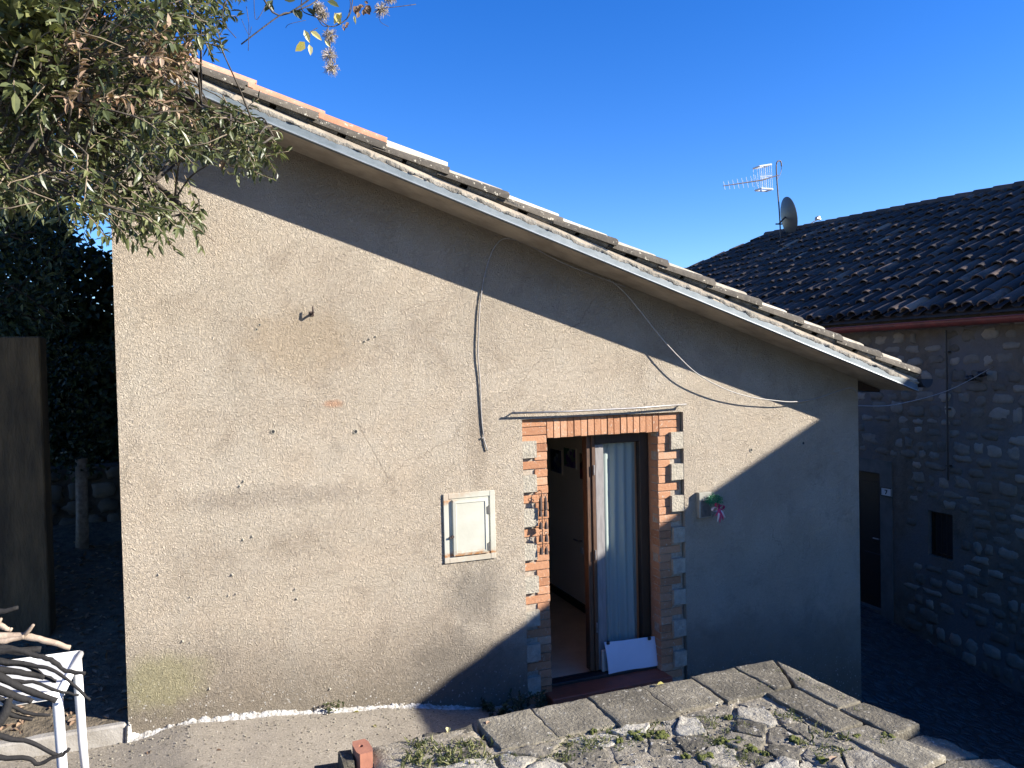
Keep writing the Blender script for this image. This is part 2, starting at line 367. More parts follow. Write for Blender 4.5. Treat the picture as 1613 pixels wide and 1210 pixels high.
mb=MB(); mb.face([(-260,-260,-2.6),(260,-260,-2.6),(260,260,-2.6),(-260,260,-2.6)]); tag(mb.build('ground',M['earth']),kind='structure')

# ------------------------------------------------------------------ plastered house
house=thing('plastered_house',(0,0,0),'tan rough-plastered gable end with a long sloping tiled roof and brick-framed open door','house')
top=lambda x: 4.44-.341*x
XW=6.08
BL0,BL1,BR0,BR1=2.76,2.98,3.97,4.20; BT=2.145
mb=MB()
mb.face([(0,0,-.3),(BL0,0,-.6),(BL0,0,top(BL0)),(0,0,top(0))]); mb.face([(BL0,0,BT),(BR1,0,BT),(BR1,0,top(BR1)),(BL0,0,top(BL0))])
mb.face([(BR1,0,-1.4),(XW,0,-1.4),(XW,0,top(XW)),(BR1,0,top(BR1))])
mb.face([(0,0,-.3),(0,0,top(0)),(0,7,top(0)),(0,7,-.3)]); mb.face([(XW,0,-1.4),(XW,7,-1.4),(XW,7,top(XW)),(XW,0,top(XW))]); mb.face([(0,7,-.3),(0,7,top(0)),(XW,7,top(XW)),(XW,7,-1.4)])
D=.037; TZ=[]
z=1.975
while z>-.2: TZ.append((z-.13,z)); z-=.262
blocks=[]
def rimx(m,x,z0,z1): m.face([(x,0,z0),(x,D,z0),(x,D,z1),(x,0,z1)])
for side in (0,1):
    xo = BL0 if side==0 else BR1
    zc=BT
    for k,(a,b) in enumerate(TZ):
        b2=b+U(-.006,.006) - (.0 if side==0 else .0); a2=a+U(-.006,.006); blk=MB()
        xi=(2.872 if side==0 else 4.085)+U(-.006,.006)
        rimx(mb,xo,b2,zc); zc=a2
        y0=.0012+U(0,.0015)
        q=[(xo,y0,a2),(xi,y0,a2+U(-.004,.004)),(xi+U(-.004,.004),y0,b2),(xo,y0,b2)]
        blk.face(q,U(0,1)); 
        n=len(q)
        for i in range(n):
            p,r=q[i],q[(i+1)%n]; blk.face([p,(p[0],D+.004,p[2]),(r[0],D+.004,r[2]),r])
        blocks.append(blk)
    rimx(mb,xo,-1,zc)
mb.face([(BL0,0,BT),(BL0,D,BT),(BR1,D,BT),(BR1,0,BT)])
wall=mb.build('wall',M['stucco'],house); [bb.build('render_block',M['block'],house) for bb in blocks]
# body wall behind the brick facing with reveals
mb=MB(); TH=.16
mb.box((.01,D+.024,-1.3),(BL1-.004,TH,1.999)); mb.box((BR0+.004,D+.024,-1.3),(XW-.01,TH,1.999)); mb.prism([(.01,2.0),(XW-.01,2.0),(XW-.01,top(XW)-.03),(.01,top(0)-.03)],D+.026,.155)
mb.build('wall_core',M['mortar_dark'],house)
br=MB(); P=.0655; DB=D
def brick(x0,x1,z0,z1,depth=.125,y=None):
    y=(D+U(-.0025,.0025)) if y is None else y
    br.box((x0+.0025,y-.004,z0+.003),(x1-.0025,y+depth,z1-.003),min(1,max(0,random.gauss(.45,.16))),0,.0012,bev=.003)
for k in range(34):
    z1=BT-k*P; z0=z1-P
    if z1<-.25: break
    tooth=any(a-.02<(z0+z1)/2<b+.02 for a,b in TZ)
    if k<3: brick(BL0,BL1-.003+.0,z0,z1); brick(BR0+.015,BR1-.012,z0,z1)
    else:
        jl=U(-.006,.004)
        brick(2.868 if tooth else BL0+.002,BL1+U(-.003,.003),z0,z1)
        brick(BR0+U(-.003,.003),4.09 if tooth else BR1-.016+U(-.01,.004),z0,z1)
nb=17; w=(BR0+.012-(BL1-.004))/nb
for k in range(nb):
    x0=BL1-.004+k*w; brick(x0,x0+w,BT-.16+U(-.004,.004),BT)
br.build('brick_surround',M['brick'],house,auto=None)
mj=MB(); mj.box((BL0+.001,D+.008,-.6),(BL1-.006,D+.02,BT-.001)); mj.box((BR0+.006,D+.008,-1.0),(BR1-.001,D+.02,BT-.001)); mj.box((BL1-.006,D+.0085,BT-.158),(BR0+.006,D+.12,BT-.002))
mj.build('brick_joints',M['mortar_dark'],house)
mb=MB()
for xa,xb in ((BR0+.002,BR0+.05),(BL1-.05,BL1-.002)): mb.box((xa,D+.1,-.05),(xb,.34,2.0))
mb.build('plastered_reveal',M['brick'],house)
mb=MB(); mb.box((BL1-.06,-.11,-.14),(BR0+.02,.2,-.004),bev=.006); mb.build('threshold',M['terracotta'],house)
mb=MB(); mb.box((BL1,.10,-.003),(BR0,.17,.022),bev=.003); mb.box((BL1,.19,-.003),(BR0,.22,.018)); mb.build('door_track',M['black'],house)
# inside
mb=MB(); mb.face([(.3,.2,.002),(XW,.2,.002),(XW,6.9,.002),(.3,6.9,.002)]); mb.build('interior_floor',M['inner_floor'],house)
mb=MB(); mb.box((4.06,.17,0),(4.16,5,2.4)); mb.box((.3,5,0),(4.16,5.1,2.4)); mb.box((.2,.17,0),(.3,5.1,2.4)); mb.box((.2,.17,2.35),(4.2,5.1,2.45))
mb.build('interior_wall',M['inner_wall'],house)
mb=MB(); mb.box((4.045,.25,0),(4.059,4.99,.085)); mb.build('skirting_board',M['wood_dark'],house)
# white lime fillet at the foot of the wall
mb=MB(); n=420; rows=[]
for i in range(n+1):
    x=.0+2.55*i/n; zb=prof(x)-.01
    h=max(.006,.028+.016*nz(x*5,3)+.018*nz(x*23,9)+.012*nz(x*70,1)); d=.026+.012*nz(x*7,1)+.010*nz(x*31,2)+.006*nz(x*80,2)
    fade=1 if x<2.15 else max(.15,1-(x-2.15)/.35)
    if x<.06: h+= (.06-x)*.8
    ring=[V((x,-.001,zb+h*fade)),V((x,-.014*fade-.003,zb+h*fade*.93+.004*nz(x*50))),V((x,-d*fade*.7,zb+h*fade*.5+.005*nz(x*60,5))),V((x,-d*fade-.01,zb+.016)),V((x,-d*fade-.018,zb-.01))]
    rows.append(ring)
m5=5; mb.mesh([p for r in rows for p in r],[(i*m5+j,(i+1)*m5+j,(i+1)*m5+j+1,i*m5+j+1) for i in range(n) for j in range(m5-1)])
mb.box((-.012,-.04,.18),(.018,.0,.32),.5,0,.008,bev=.01)
mb.build('lime_fillet',M['lime'],house,smooth=True)
for px,py in ((430,680),(560,680),(1183,709),(1265,698),(404,519),(409,512)):
    p=onY(px,py); r=.011 if py>600 else .006; mb=MB()
    mb.lathe((p.x,-.001,p.z),[(r*1.7,.0005),(r*1.4,.004),(r,.003)],12,.9,1,axis=(0,-1,0)); mb.lathe((p.x,-.0025,p.z),[(r,0),(.0001,.0003)],12,.1,0,axis=(0,-1,0))  # shade inside each hole put in as a flat black disc, nothing cut
    mb.build('painted_drill_hole',[M['black'],M['block']],house)
for px,py in ((372,935),(360,938),(465,930),(468,943),(383,850),(396,845),(288,1010),(298,1012)):
    pass
random.seed(66)
for px,py in ((372,935),(360,938),(465,928),(468,943),(383,850),(398,845),(288,1010),(300,1012),(250,905),(300,940),(366,905),(575,538),(582,534),(592,530),(560,1090),(520,1085),(330,1085),(378,765),(384,758)):
    p=onY(px,py); mb=MB(); r=U(.005,.010); vs=[]
    for k in range(7): a=6.28*k/7; vs.append(V((p.x+math.cos(a)*r*U(.7,1.4)-.2*r,-.0012,p.z+math.sin(a)*r*U(.8,1.6))))
    c0=V((p.x,-.011-r*.6,p.z-.003)); mb.mesh(vs+[c0],[(k,(k+1)%7,7) for k in range(7)],.4); mb.build('plaster_chip',M['block'],house)
# roof slab, flashing, mortar bed
OV=.37; XL=-.42; XR=6.40
mb=MB(); mb.prism([(XL,top(XL)),(XR,top(XR)),(XR,top(XR)+.10),(XL,top(XL)+.10)],-OV+.008,7.3); mb.build('roof_slab',M['concrete_soffit'],house)
def strip(prof2, nx, x0, x1, wf, jf=0):
    m=MB(); k=len(prof2); vs=[]
    for i in range(nx+1):
        x=x0+(x1-x0)*i/nx
        for j,(y,dz) in enumerate(prof2): vs.append(V((x,y+wf(x,j)[0],top(x)+dz+wf(x,j)[1])))
    m.mesh(vs,[(i*k+j,(i+1)*k+j,(i+1)*k+j+1,i*k+j+1) for i in range(nx) for j in range(k-1)]); return m
m=strip([(-OV+.03,-.006),(-OV-.0,-.008),(-OV-.004,-.002),(-OV+.003,.012),(-OV+.01,.080),(-OV+.03,.083)],90,XL,XR,lambda x,j:(.002*nz(x*3,j*.1),.0015*nz(x*4)))
m.build('flashing',M['zinc'],house)
m=MB()
for i in range(24):
    a=XL+(XR-XL)*i/24; b=XL+(XR-XL)*(i+1)/24
    m.tube([(a,-OV-.006,top(a)-.004),(b,-OV-.006,top(b)-.004)],.0045,6,cap=(i==0 or i==23))
m.build('drip_edge',M['zinc_lip_sunlit'],house)
def bw(x,j):
    a=(.016*nz(x*6,j*3.1)+.012*nz(x*19,j*2)+.007*nz(x*55,j)); b=(.011*nz(x*5,j*7)+.008*nz(x*17,4+j*3)+.007*nz(x*45,j))
    if j==0: a*=.25; b=b*1.5-.012-.02*max(0,nz(x*9,77))
    if j==1: b=b*1.3-.008
    return a,b
m=strip([(-OV+.006,.066),(-OV+.0,.078),(-OV+.018,.092),(-OV+.035,.108),(-OV+.06,.128),(-OV+.12,.135)],420,XL,XR,bw)
m.build('mortar_bed',M['bed'],house,smooth=True)
DIR=V((1,0,-.341)).normalized(); NR=V((.341,0,1)).normalized(); AC=V((0,1,0))
def barrel(mb, p, dirv, nrm, acr, L, w0, w1, h0, h1, th=.014, t=.5, m=0, seg=8, concave=False, rag=0.0):
    # p: centre of the upper end at bed height; dirv points down the slope
    vs=[]; sgn=-1 if concave else 1
    for e,(w,h,s) in enumerate(((w0,h0,0),(w1,h1,L))):
        for lay,(ww,hh) in enumerate(((w/2,h),(w/2-th,h-th))):
            for i in range(seg+1):
                a=math.pi*i/seg; off=rag*U(-1,1) if e==1 else 0
                vs.append(p+dirv*(s+off)+acr*(-math.cos(a)*ww)+nrm*(sgn*math.sin(a)*hh))
    k=seg+1; fs=[]
    for i in range(seg):
        fs.append((i,i+1,2*k+i+1,2*k+i)); fs.append((k+i+1,k+i,3*k+i,3*k+i+1)); fs.append((2*k+i,2*k+i+1,3*k+i+1,3*k+i)); fs.append((i+1,i,k+i,k+i+1))
    fs.append((0,2*k,3*k,k)); fs.append((seg,k+seg,3*k+seg,2*k+seg))
    mb.mesh(vs,fs,t,m)
# verge row (seen from the side) steps down the slope
vt=MB(); EX=.43*1.0566
xs=-.55
k=0
while xs<6.2:
    x0=xs+U(-.01,.01); c=V((x0,-OV+.060+U(-.008,.008),top(x0)+.120)); L=EX+.07
    dv=(DIR+V((0,U(-.03,.03),.045+U(-.015,.015)))).normalized()
    if x0+L*.946>6.52: L=(6.52-x0)/.946
    barrel(vt,c,dv,NR,AC,L,.14,.17,.056,.074,.018,random.choice([.0,.05,.1,.16,.22]),0,10,rag=.008)
    xs+=.43; k+=1
vt.build('verge_tiles',M['tile_old'],house,smooth=True,auto=40)
pt=MB(); xs=-.3
while xs<6.2:
    x0=xs+U(-.03,.03); c=V((x0,-OV+.068,top(x0)+.148)); dv=(DIR+V((0,U(-.02,.02),.02+U(-.008,.008)))).normalized()
    barrel(pt,c,dv,NR,AC,min(.40,(6.42-x0)/.95),.135,.14,.045,.05,.022,U(.75,1),0,8,True,rag=.010)
    xs+=.43
pt.build('pan_tiles',M['bed'],house,smooth=True,auto=40)
rt=MB()
for r in range(32):
    yc=-OV+.088+.235*(r+1)
    xs=-.75+U(0,.35)
    while xs<6.25:
        x0=xs+U(-.012,.012); c=V((x0,yc+U(-.008,.008),top(x0)+.150+((.098 if x0<1.75 else .074) if r<2 else .03)))
        dv=(DIR+V((0,U(-.02,.02),.022+U(-.012,.012)))).normalized(); L=min(.52,(6.5-x0)/.946)
        red = (x0<(1.45 if r<3 else 1.0)) or random.random()<.08
        barrel(rt,c,dv,NR,AC,L,.155,.18,.07,.084,.015,(U(.2,.9) if red else U(.65,1.1)),1 if red else 0,7 if r<4 else 4,rag=.004)
        if r<32: barrel(rt,c+AC*.1175-NR*.02+V((0,0,.02)),dv,NR,AC,L,.17,.16,.04,.04,.015,U(.1,.6),0,4,True)
        xs+=.43
rt.build('roof_tiles',[M['tile_old'],M['tile_red']],house,smooth=True,auto=40)
# eave gutter at the low end
mb=MB(); g=[]; n=9
for yy in (-OV-.03,7.3):
    for i in range(n): a=math.pi+math.pi*i/(n-1); g.append(V((XR+.075+.07*math.cos(a),yy,top(XR)+.10+.075*math.sin(a))))
mb.mesh(g,[(i,i+1,n+i+1,n+i) for i in range(n-1)]+[tuple(range(n))])
mb.build('eave_gutter',M['dish'],house)
mb=MB(); mb.prism([(XW+.004,2.352),(6.36,2.262),(6.36,2.235),(XW+.004,2.262)],.015,7.0); mb.build('eave_shade_fill',M['wood_dark'],house)  # dark prism added in place of the shaded void under the eave
# ------------------------------------------------------------------ door
door=tag(bpy.data.objects.new('glazed_door',None)); C.objects.link(door); door.parent=house; door.location=(3.4,.2,0)
mb=MB(); mb.box((3.395,.19,.03),(3.435,.27,1.975),bev=.004); mb.box((3.437,.178,.03),(3.468,.25,1.975),bev=.004); mb.build('meeting_stile',M['wood_brown'],door)
mb=MB(); mb.box((3.47,.185,.03),(3.548,.235,1.895),bev=.004); mb.build('grey_stile',M['stile'],door)
mb=MB(); mb.box((3.885,.18,.03),(3.968,.245,1.975),bev=.004); mb.box((3.47,.18,1.9),(3.884,.245,1.975),bev=.004); mb.box((3.549,.187,.03),(3.884,.24,.22),bev=.004)
mb.box((3.36,.3,1.975),(3.97,.34,2.02)); mb.build('door_frame',M['wood_dark'],door)
mb=MB(); mb.face([(3.549,.212,.22),(3.884,.212,.22),(3.884,.212,1.9),(3.549,.212,1.9)]); mb.build('pane',M['glass'],door)
for zz in (.35,.95,1.65): mb=MB(); mb.tube([(3.452,.172,zz),(3.452,.172,zz+.08)],.007,8); mb.build('hinge',M['steel'],door)
mb=MB(); mb.box((2.985,.22,.03),(3.03,.66,1.96),bev=.004); lf=mb.build('open_leaf',M['wood_brown'],door)
cz=MB(); nx,nzs=60,10; vs=[]
for j in range(nzs+1):
    for i in range(nx+1):
        x=3.545+.345*i/nx; zz=.2+1.69*j/nzs; am=.014*(1.15-.5*j/nzs)
        vs.append(V((x,.262+am*math.sin(x*78+.5*math.sin(zz*2))+.008*math.sin(x*31+zz),zz)))
cz.mesh(vs,[(j*(nx+1)+i,j*(nx+1)+i+1,(j+1)*(nx+1)+i+1,(j+1)*(nx+1)+i) for j in range(nzs) for i in range(nx)])
tag(cz.build('curtain',M['curtain'],smooth=True,org=(3.7,.262,.2)),'pale gathered lace curtain hanging behind the door glass','curtain')
# card and board at the foot of the door
mb=MB(); n=8; a,b,c,d=[onY(*q,.13) for q in ((952,1012),(1032,1003),(1034,1046),(956,1060))]; vs=[]
for j in range(n+1):
    for i in range(n+1):
        u,v=i/n,j/n; p=(a*(1-u)+b*u)*(1-v)+(d*(1-u)+c*u)*v; p.y+= -.03*math.sin(v*math.pi*.5)-.006*math.sin(u*5+v*3); vs.append(p)
f=[(j*(n+1)+i,j*(n+1)+i+1,(j+1)*(n+1)+i+1,(j+1)*(n+1)+i) for j in range(n) for i in range(n)]
mb.mesh(vs,f); mb.mesh([p+V((0,.006,0)) for p in vs],[tuple(reversed(q)) for q in f])
cardT=thing('notice_card',(3.75,.13,.02),'bent white card clipped low on the glass door','card')
mb.build('sheet',M['card'],cardT,smooth=True)
for q in ((958,1013),(1023,1006)):
    p=onY(*q,.12); mb=MB(); mb.box(p-V((.013,.008,.012)),p+V((.013,.008,.014)),bev=.003); mb.build('clip',M['black'],cardT)
mb=MB(); a,b=onY(948,1066,.165),onY(1034,1052,.165); mb.box((a.x,.150,.024),(b.x-.06,.172,.20),bev=.004)
tag(mb.build('draught_board',M['cream'],org=(3.75,.16,.03)),'cream board behind the white card at the foot of the door','board')
# interior pictures and interior door
for k,(q0,q1,cols,lb) in enumerate((((868,705),(887,748),((.05,.06,.20),(.35,.35,.40),(.03,.03,.05)),'leftmost small dark picture on the wall inside the doorway'),
        ((889,703),(909,740),((.10,.03,.22),(.38,.36,.36),(.03,.12,.08)),'middle small picture with violet and green patches inside the doorway'),
        ((914,712),(924,758),((.2,.03,.07),(.05,.03,.05),(.25,.2,.15)),'narrow dark red picture nearest the door inside the doorway'))):
    a=onX(*q0,4.058); b=onX(*q1,4.058); t=thing('picture',(4.05,(a.y+b.y)/2,min(a.z,b.z)),lb,'picture','pictures on the inside wall')
    y0,y1=sorted((a.y,b.y)); z0,z1=sorted((a.z,b.z))
    mb=MB(); mb.box((4.046,y0,z0),(4.059,y1,z1),bev=.002); mb.build('frame',M['inner_wall'],t)
    mb=MB(); mb.face([(4.0445,y0+.01,z0+.01),(4.0445,y1-.01,z0+.01),(4.0445,y1-.01,z1-.01),(4.0445,y0+.01,z1-.01)]); mb.build('print',picmat(*cols,'picture_print'),t)
a=onX(917,852,4.058)
mb=MB(); mb.tube([(4.058,a.y,a.z),(4.02,a.y,a.z),(4.01,a.y+.1,a.z)],.009,8); mb.build('inner_handle',M['steel'],house); mb=MB(); mb.box((4.046,a.y-.02,a.z-.13),(4.059,a.y+.02,a.z-.07)); mb.build('key_plate',M['alu'],house)

# ------------------------------------------------------------------ meter cabinet
cab=thing('meter_cabinet',(2.12,0,1.11),'cream metal cabinet with rust streaks, set in the plaster left of the door','cabinet')
mb=MB(); x0,x1,z0,z1=2.12,2.522,1.11,1.625
for a,b in (((x0,-.022,z0),(x0+.038,.0,z1)),((x1-.042,-.022,z0),(x1,.0,z1)),((x0+.038,-.022,z1-.04),(x1-.042,.0,z1)),((x0+.038,-.022,z0),(x1-.042,.0,z0+.04))): mb.box((a[0],-.014,a[2]),b,bev=.003)
mb.box((x0+.038,-.006,z0+.04),(x1-.042,-.001,z1-.04)); mb.build('frame',M['cabinet'],cab)
mb=MB(); dx0,dx1,dz0,dz1=x0+.066,x1-.058,z0+.048,z1-.048
def frust(mb,x0,x1,z0,z1,ya,yb,e):
    o=[(x0,ya,z0),(x1,ya,z0),(x1,ya,z1),(x0,ya,z1)]; i=[(x0+e,yb,z0+e),(x1-e,yb,z0+e),(x1-e,yb,z1-e),(x0+e,yb,z1-e)]
    for k in range(4): mb.face([o[k],o[(k+1)%4],i[(k+1)%4],i[k]])
    return i
frust(mb,dx0,dx1,dz0,dz1,-.006,-.026,.003)
i=frust(mb,dx0+.003,dx1-.003,dz0+.003,dz1-.003,-.026,-.029,.022); i2=frust(mb,dx0+.025,dx1-.025,dz0+.025,dz1-.025,-.029,-.0235,.004); mb.face(i2)
cdoor=mb.build('door',M['cabinet'],cab)
for zz in (z1-.14,z0+.10):
    mb=MB(); mb.tube([(dx1+.006,-.026,zz-.035),(dx1+.006,-.026,zz+.03)],.008,10); mb.box((dx1-.012,-.032,zz-.03),(dx1+.004,-.026,zz+.025)); mb.build('hinge',M['hinge'],cab)
mb=MB(); mb.lathe((dx0-.004,-.02,(z0+z1)/2-.06),[(.0,.012),(.010,.012),(.012,.006),(.007,0),(.007,-.02)],12,axis=(0,-1,0)); mb.box((dx0-.03,-.03,(z0+z1)/2-.072),(dx0-.004,-.024,(z0+z1)/2-.06)); mb.build('latch',M['rust'],cab)

# ------------------------------------------------------------------ cables, rod, hook
def smoothpath(pts, k=6):
    pts=[V(p) for p in pts]; out=[]
    for i in range(len(pts)-1):
        p0=pts[max(i-1,0)];p1=pts[i];p2=pts[i+1];p3=pts[min(i+2,len(pts)-1)]
        for j in range(k):
            t=j/k; out.append(.5*((2*p1)+(p2-p0)*t+(2*p0-5*p1+4*p2-p3)*t*t+(3*p1-p0-3*p2+p3)*t*t*t))
    out.append(pts[-1]); return out
tt=thing('wall_cable',onY(765,710),'thick grey cable looping up the plaster beside the door and along under the roof','cable')
mb=MB(); q=[(768,710),(762,690),(758,650),(756,600),(753,560),(754,520),(756,480),(762,440),(770,410),(780,388),(792,377),(808,377),(835,387),(862,402),(900,420),(945,437),(985,452)]
mb.tube(smoothpath([onY(x,y,-.012+.004*math.sin(i)) for i,(x,y) in enumerate(q)],5),.0056,8); mb.build('sheath',M['cable'],tt,smooth=True)
for q in ((763,436),(851,394),(960,441),(760,690)):
    p=onY(*q,-.006); mb=MB(); mb.box(p-V((.011,.012,.005)),p+V((.011,.014,.005)),bev=.003); mb.build('clip',M['cable'],tt)
mb=MB(); q=[(965,444,-.02),(985,462,-.04),(1010,492,-.07),(1040,530,-.09),(1070,563,-.10),(1100,590,-.10),(1140,612,-.09),(1180,625,-.08),(1220,631,-.07),(1250,633,-.055),(1285,628,-.03),(1320,616,-.012),(1340,611,-.010),(1348,616,-.012)]
P3=[onY(*a) for a in q]; P3+= [V((6.10,.02,2.17)),V((6.12,.10,2.12)),V((6.6,.5,2.08)),V((7.4,.8,2.05)),V((8.3,.9,2.17)),V((8.93,.84,2.42))]
mb.tube(smoothpath(P3,6),.0046,8)
tag(mb.build('slack_cable',M['cable_light'],smooth=True,org=onY(1250,633)),'thin pale slack cable sagging over the sunlit plaster and across the alley','cable')
mb=MB(); mb.tube([onY(806,651,-.05),onY(900,648,-.055),onY(1000,643,-.055),onY(1081,637,-.05)],.008,10)
for q in ((812,650),(1076,638)): p=onY(*q,-.05); mb.tube([p,V((p.x,0,p.z))],.006,8)
tag(mb.build('metal_rod',M['steel'],smooth=True,org=onY(806,651)),'thin metal curtain rod fixed just above the brick lintel','rod')
p=onY(491,494); mb=MB(); mb.tube([(p.x,0,p.z),(p.x-.002,-.045,p.z-.01),(p.x+.004,-.055,p.z+.005),(p.x+.002,-.05,p.z+.045)],[.008,.008,.007,.005],8)
mb.box((p.x-.014,-.006,p.z-.02),(p.x+.014,.0,p.z+.015),bev=.003)
tag(mb.build('hook',M['rust'],org=p),'rusty bent hook sticking out of the sunlit plaster, high on the left','hook')

# ------------------------------------------------------------------ bell chime on the left jamb
ch=thing('bell_chime',(2.905,-.012,1.02),'string of small rusty bells hanging on the left brick jamb','chime')
mb=MB(); mb.tube([(2.905,D,1.585),(2.905,-.005,1.585),(2.905,-.012,1.57),(2.905,-.012,1.13)],.0035,6); mb.build('string',M['rust'],ch)
for k in range(5):
    zc=1.545-.098*k; mb=MB()
    for dx,dy in ((-.012,0),(.024,-.012)):
        hh=.055 if k else .10
        mb.lathe((2.905+dx+U(-.006,.006),-.012+dy,zc-hh),[(.017,0),(.015,.008),(.013,hh*.6),(.009,hh*.88),(.002,hh)],12); 
        mb.tube([(2.905+dx+.012*math.cos(a*.785),-.012+dy,zc+.012+.012*math.sin(a*.785)) for a in range(9)],.002,5,cap=False)
    mb.build('bell',M['rust'],ch,smooth=True)

# ------------------------------------------------------------------ box with garland right of the door
pl=thing('wall_box',(4.31,0,1.24),'small grey box on the wall right of the door, behind the green garland','box')
mb=MB(); mb.box((4.31,-.05,1.25),(4.435,.0,1.465),bev=.004); mb.build('box_body',simple('grey_box',(.30,.29,.24),(.24,.23,.19),12,.6),pl)
mb=MB(); mb.box((4.325,-.056,1.262),(4.42,-.05,1.40),bev=.003); mb.build('box_door',M['hinge'],pl)
gt=thing('garland_bow',(4.43,-.09,1.2),'green tinsel garland tied with a pink and white ribbon bow','decoration')
mb=MB()
for s in range(420):
    a=U(0,6.28); c=V((4.43+.055*math.cos(a)+U(-.02,.02),-.085+U(-.03,.02),1.405+.022*math.sin(a)+U(-.015,.015)))
    d=V((U(-1,1),U(-1,.5),U(-1,1))).normalized(); mb.leaf(c,d,V((U(-1,1),-1,U(-1,1))),U(.018,.034),.004,U(0,1))
mb.build('tinsel',M['green_tinsel'],gt)
def loop(mb,c,d1,L,W,ym):
    pts=[]; d1=V(d1).normalized(); s=V((0,-1,0)).cross(d1).normalized()
    n=10
    for e in (-1,1):
        for i in range(n):
            t0=2*math.pi*i/n; t1=2*math.pi*(i+1)/n
            def pp(t,k): return c+d1*(L*.5*(1-math.cos(t)))+s*(W*.5*math.sin(t))+V((0,-.014*k+ym,0))
            if e==1: mb.face([pp(t0,-1),pp(t1,-1),pp(t1,1),pp(t0,1)])
kc=V((4.452,-.115,1.335))
mb=MB(); loop(mb,kc,(-1,0,-.15),.065,.035,0); loop(mb,kc,(.9,0,-.5),.06,.03,.004)
for dx,l in ((-.008,.11),(.07,.085)): mb.tube(smoothpath([kc,kc+V((dx*.5,-.008,-l*.5)),kc+V((dx,.004,-l))],4),[.009,.009,.009,.008,.008,.007,.006,.005,.003],5)
mb.build('white_ribbon',M['whiterib'],gt)
mb=MB(); loop(mb,kc+V((0,-.006,.01)),(-.6,0,.7),.045,.03,0); loop(mb,kc+V((0,-.006,0)),(.9,0,.25),.055,.035,0)
mb.lathe(kc+V((0,-.012,-.012)),[(.001,-.012),(.012,-.006),(.012,.012),(.001,.02)],10)
for dx,l in ((.012,.12),(.045,.1),(-.03,.06)): mb.tube(smoothpath([kc,kc+V((dx*.5,-.012,-l*.5)),kc+V((dx,0,-l))],4),[.007]*7+[.005,.003],5)
mb.build('pink_ribbon',M['pink'],gt)

# ------------------------------------------------------------------ stone house across the alley
sh=thing('stone_house',(9,0,-1.4),'rubble stone house with a dark tiled roof on the far side of the alley','house')
XS=9.0; SL=.522; EZ=3.10; EXx=8.80
def roofz(x): return EZ+SL*(x-EXx)
_c=EZ-SL*EXx
RA=onP(1613,296,V((-SL,0,1)),_c); RB=onP(1212,372,V((-SL,0,1)),_c); RC=onP(1095,420,V((-SL,0,1)),_c)
RK=(RB.x-RA.x)/(RB.y-RA.y)
def ridgex(y): return RA.x+(y-RA.y)*RK
DY0,DY1,DZ0,DZ1=2.53,3.38,-.92,.98; WY0,WY1,WZ0,WZ1=1.43,1.78,.03,.60
mb=MB()
YA,YB=-3.4,10.9
def wq(m,y0,y1,z0,z1): m.face([(XS,y0,z0),(XS,y0,z1),(XS,y1,z1),(XS,y1,z0)])
wq(mb,YA,WY0,-2.7,3.1); wq(mb,WY0,WY1,-2.7,WZ0); wq(mb,WY0,WY1,WZ1,3.1); wq(mb,WY1,DY0,-2.7,3.1); wq(mb,DY0,DY1,DZ1,3.1); wq(mb,DY0,DY1,-2.7,DZ0); wq(mb,DY1,YB,-2.7,3.1)
for (a,b,c,d,dep) in ((WY0,WY1,WZ0,WZ1,.12),(DY0,DY1,DZ0,DZ1,.16)):
    X2=XS+dep
    mb.face([(XS,a,c),(X2,a,c),(X2,a,d),(XS,a,d)]); mb.face([(XS,b,c),(XS,b,d),(X2,b,d),(X2,b,c)]); mb.face([(XS,a,d),(X2,a,d),(X2,b,d),(XS,b,d)]); mb.face([(XS,a,c),(XS,b,c),(X2,b,c),(X2,a,c)])
zr=lambda y: roofz(ridgex(y))-.15
mb.face([(XS,YA,-2.7),(17,YA,-2.7),(17,YA,3),(ridgex(YA),YA,zr(YA)),(XS,YA,3.0)]); mb.face([(17,YA,-2.7),(17,YB,-2.7),(17,YB,3),(17,YA,3)])
mb.face([(XS,YB,-2.7),(XS,YB,3),(ridgex(YB)-.8,YB,zr(YB)-.4),(17,YB,3),(17,YB,-2.7)])
mb.build('wall',M['rubble'],sh)
# individual rubble stones bedded in the mortar
st=MB(); random.seed(5)
z=-1.7
def pebble(mb,c,hx,hy,hz,t,rough=.22,seed=0,m=0):
    vs=[]; nu,nv=10,6
    for j in range(nv+1):
        ph=-math.pi/2+math.pi*j/nv
        for i in range(nu):
            th=2*math.pi*i/nu; d=V((math.cos(ph)*math.cos(th),math.cos(ph)*math.sin(th),math.sin(ph)))
            e=.62; s=V((math.copysign(abs(d.x)**e,d.x),math.copysign(abs(d.y)**e,d.y),math.copysign(abs(d.z)**e,d.z)))
            k=1+rough*noise.noise(s*1.6+V((seed*3.7,seed*1.3,seed)))*1.6
            vs.append(c+V((s.x*hx,s.y*hy,s.z*hz))*k)
    mb.mesh(vs,[(j*nu+i,j*nu+(i+1)%nu,(j+1)*nu+(i+1)%nu,(j+1)*nu+i) for j in range(nv) for i in range(nu)],t,m)
sd=0
while z<2.95:
    h=U(.10,.19); y=-1.2+U(-.1,.1)
    while y<4.4:
        w=U(.11,.34); cy,czz=y+w/2,z+h/2+U(-.02,.02); sd+=1
        ok=not(DY0-.34<cy+w*.4 and cy-w*.4<DY1+.2 and czz<DZ1+.25) and not(WY0-.12<cy+w*.4 and cy-w*.4<WY1+.12 and WZ0-.1<czz<WZ1+.1)
        if ok and random.random()<.87: pebble(st,V((XS+.012,cy,czz)),U(.018,.034),w*U(.34,.47),h*U(.34,.46),U(.1,1),.3,sd)
        y+=w+U(.005,.03)
    z+=h+U(.0,.02)
st.build('stones',M['stone'],sh,smooth=True)
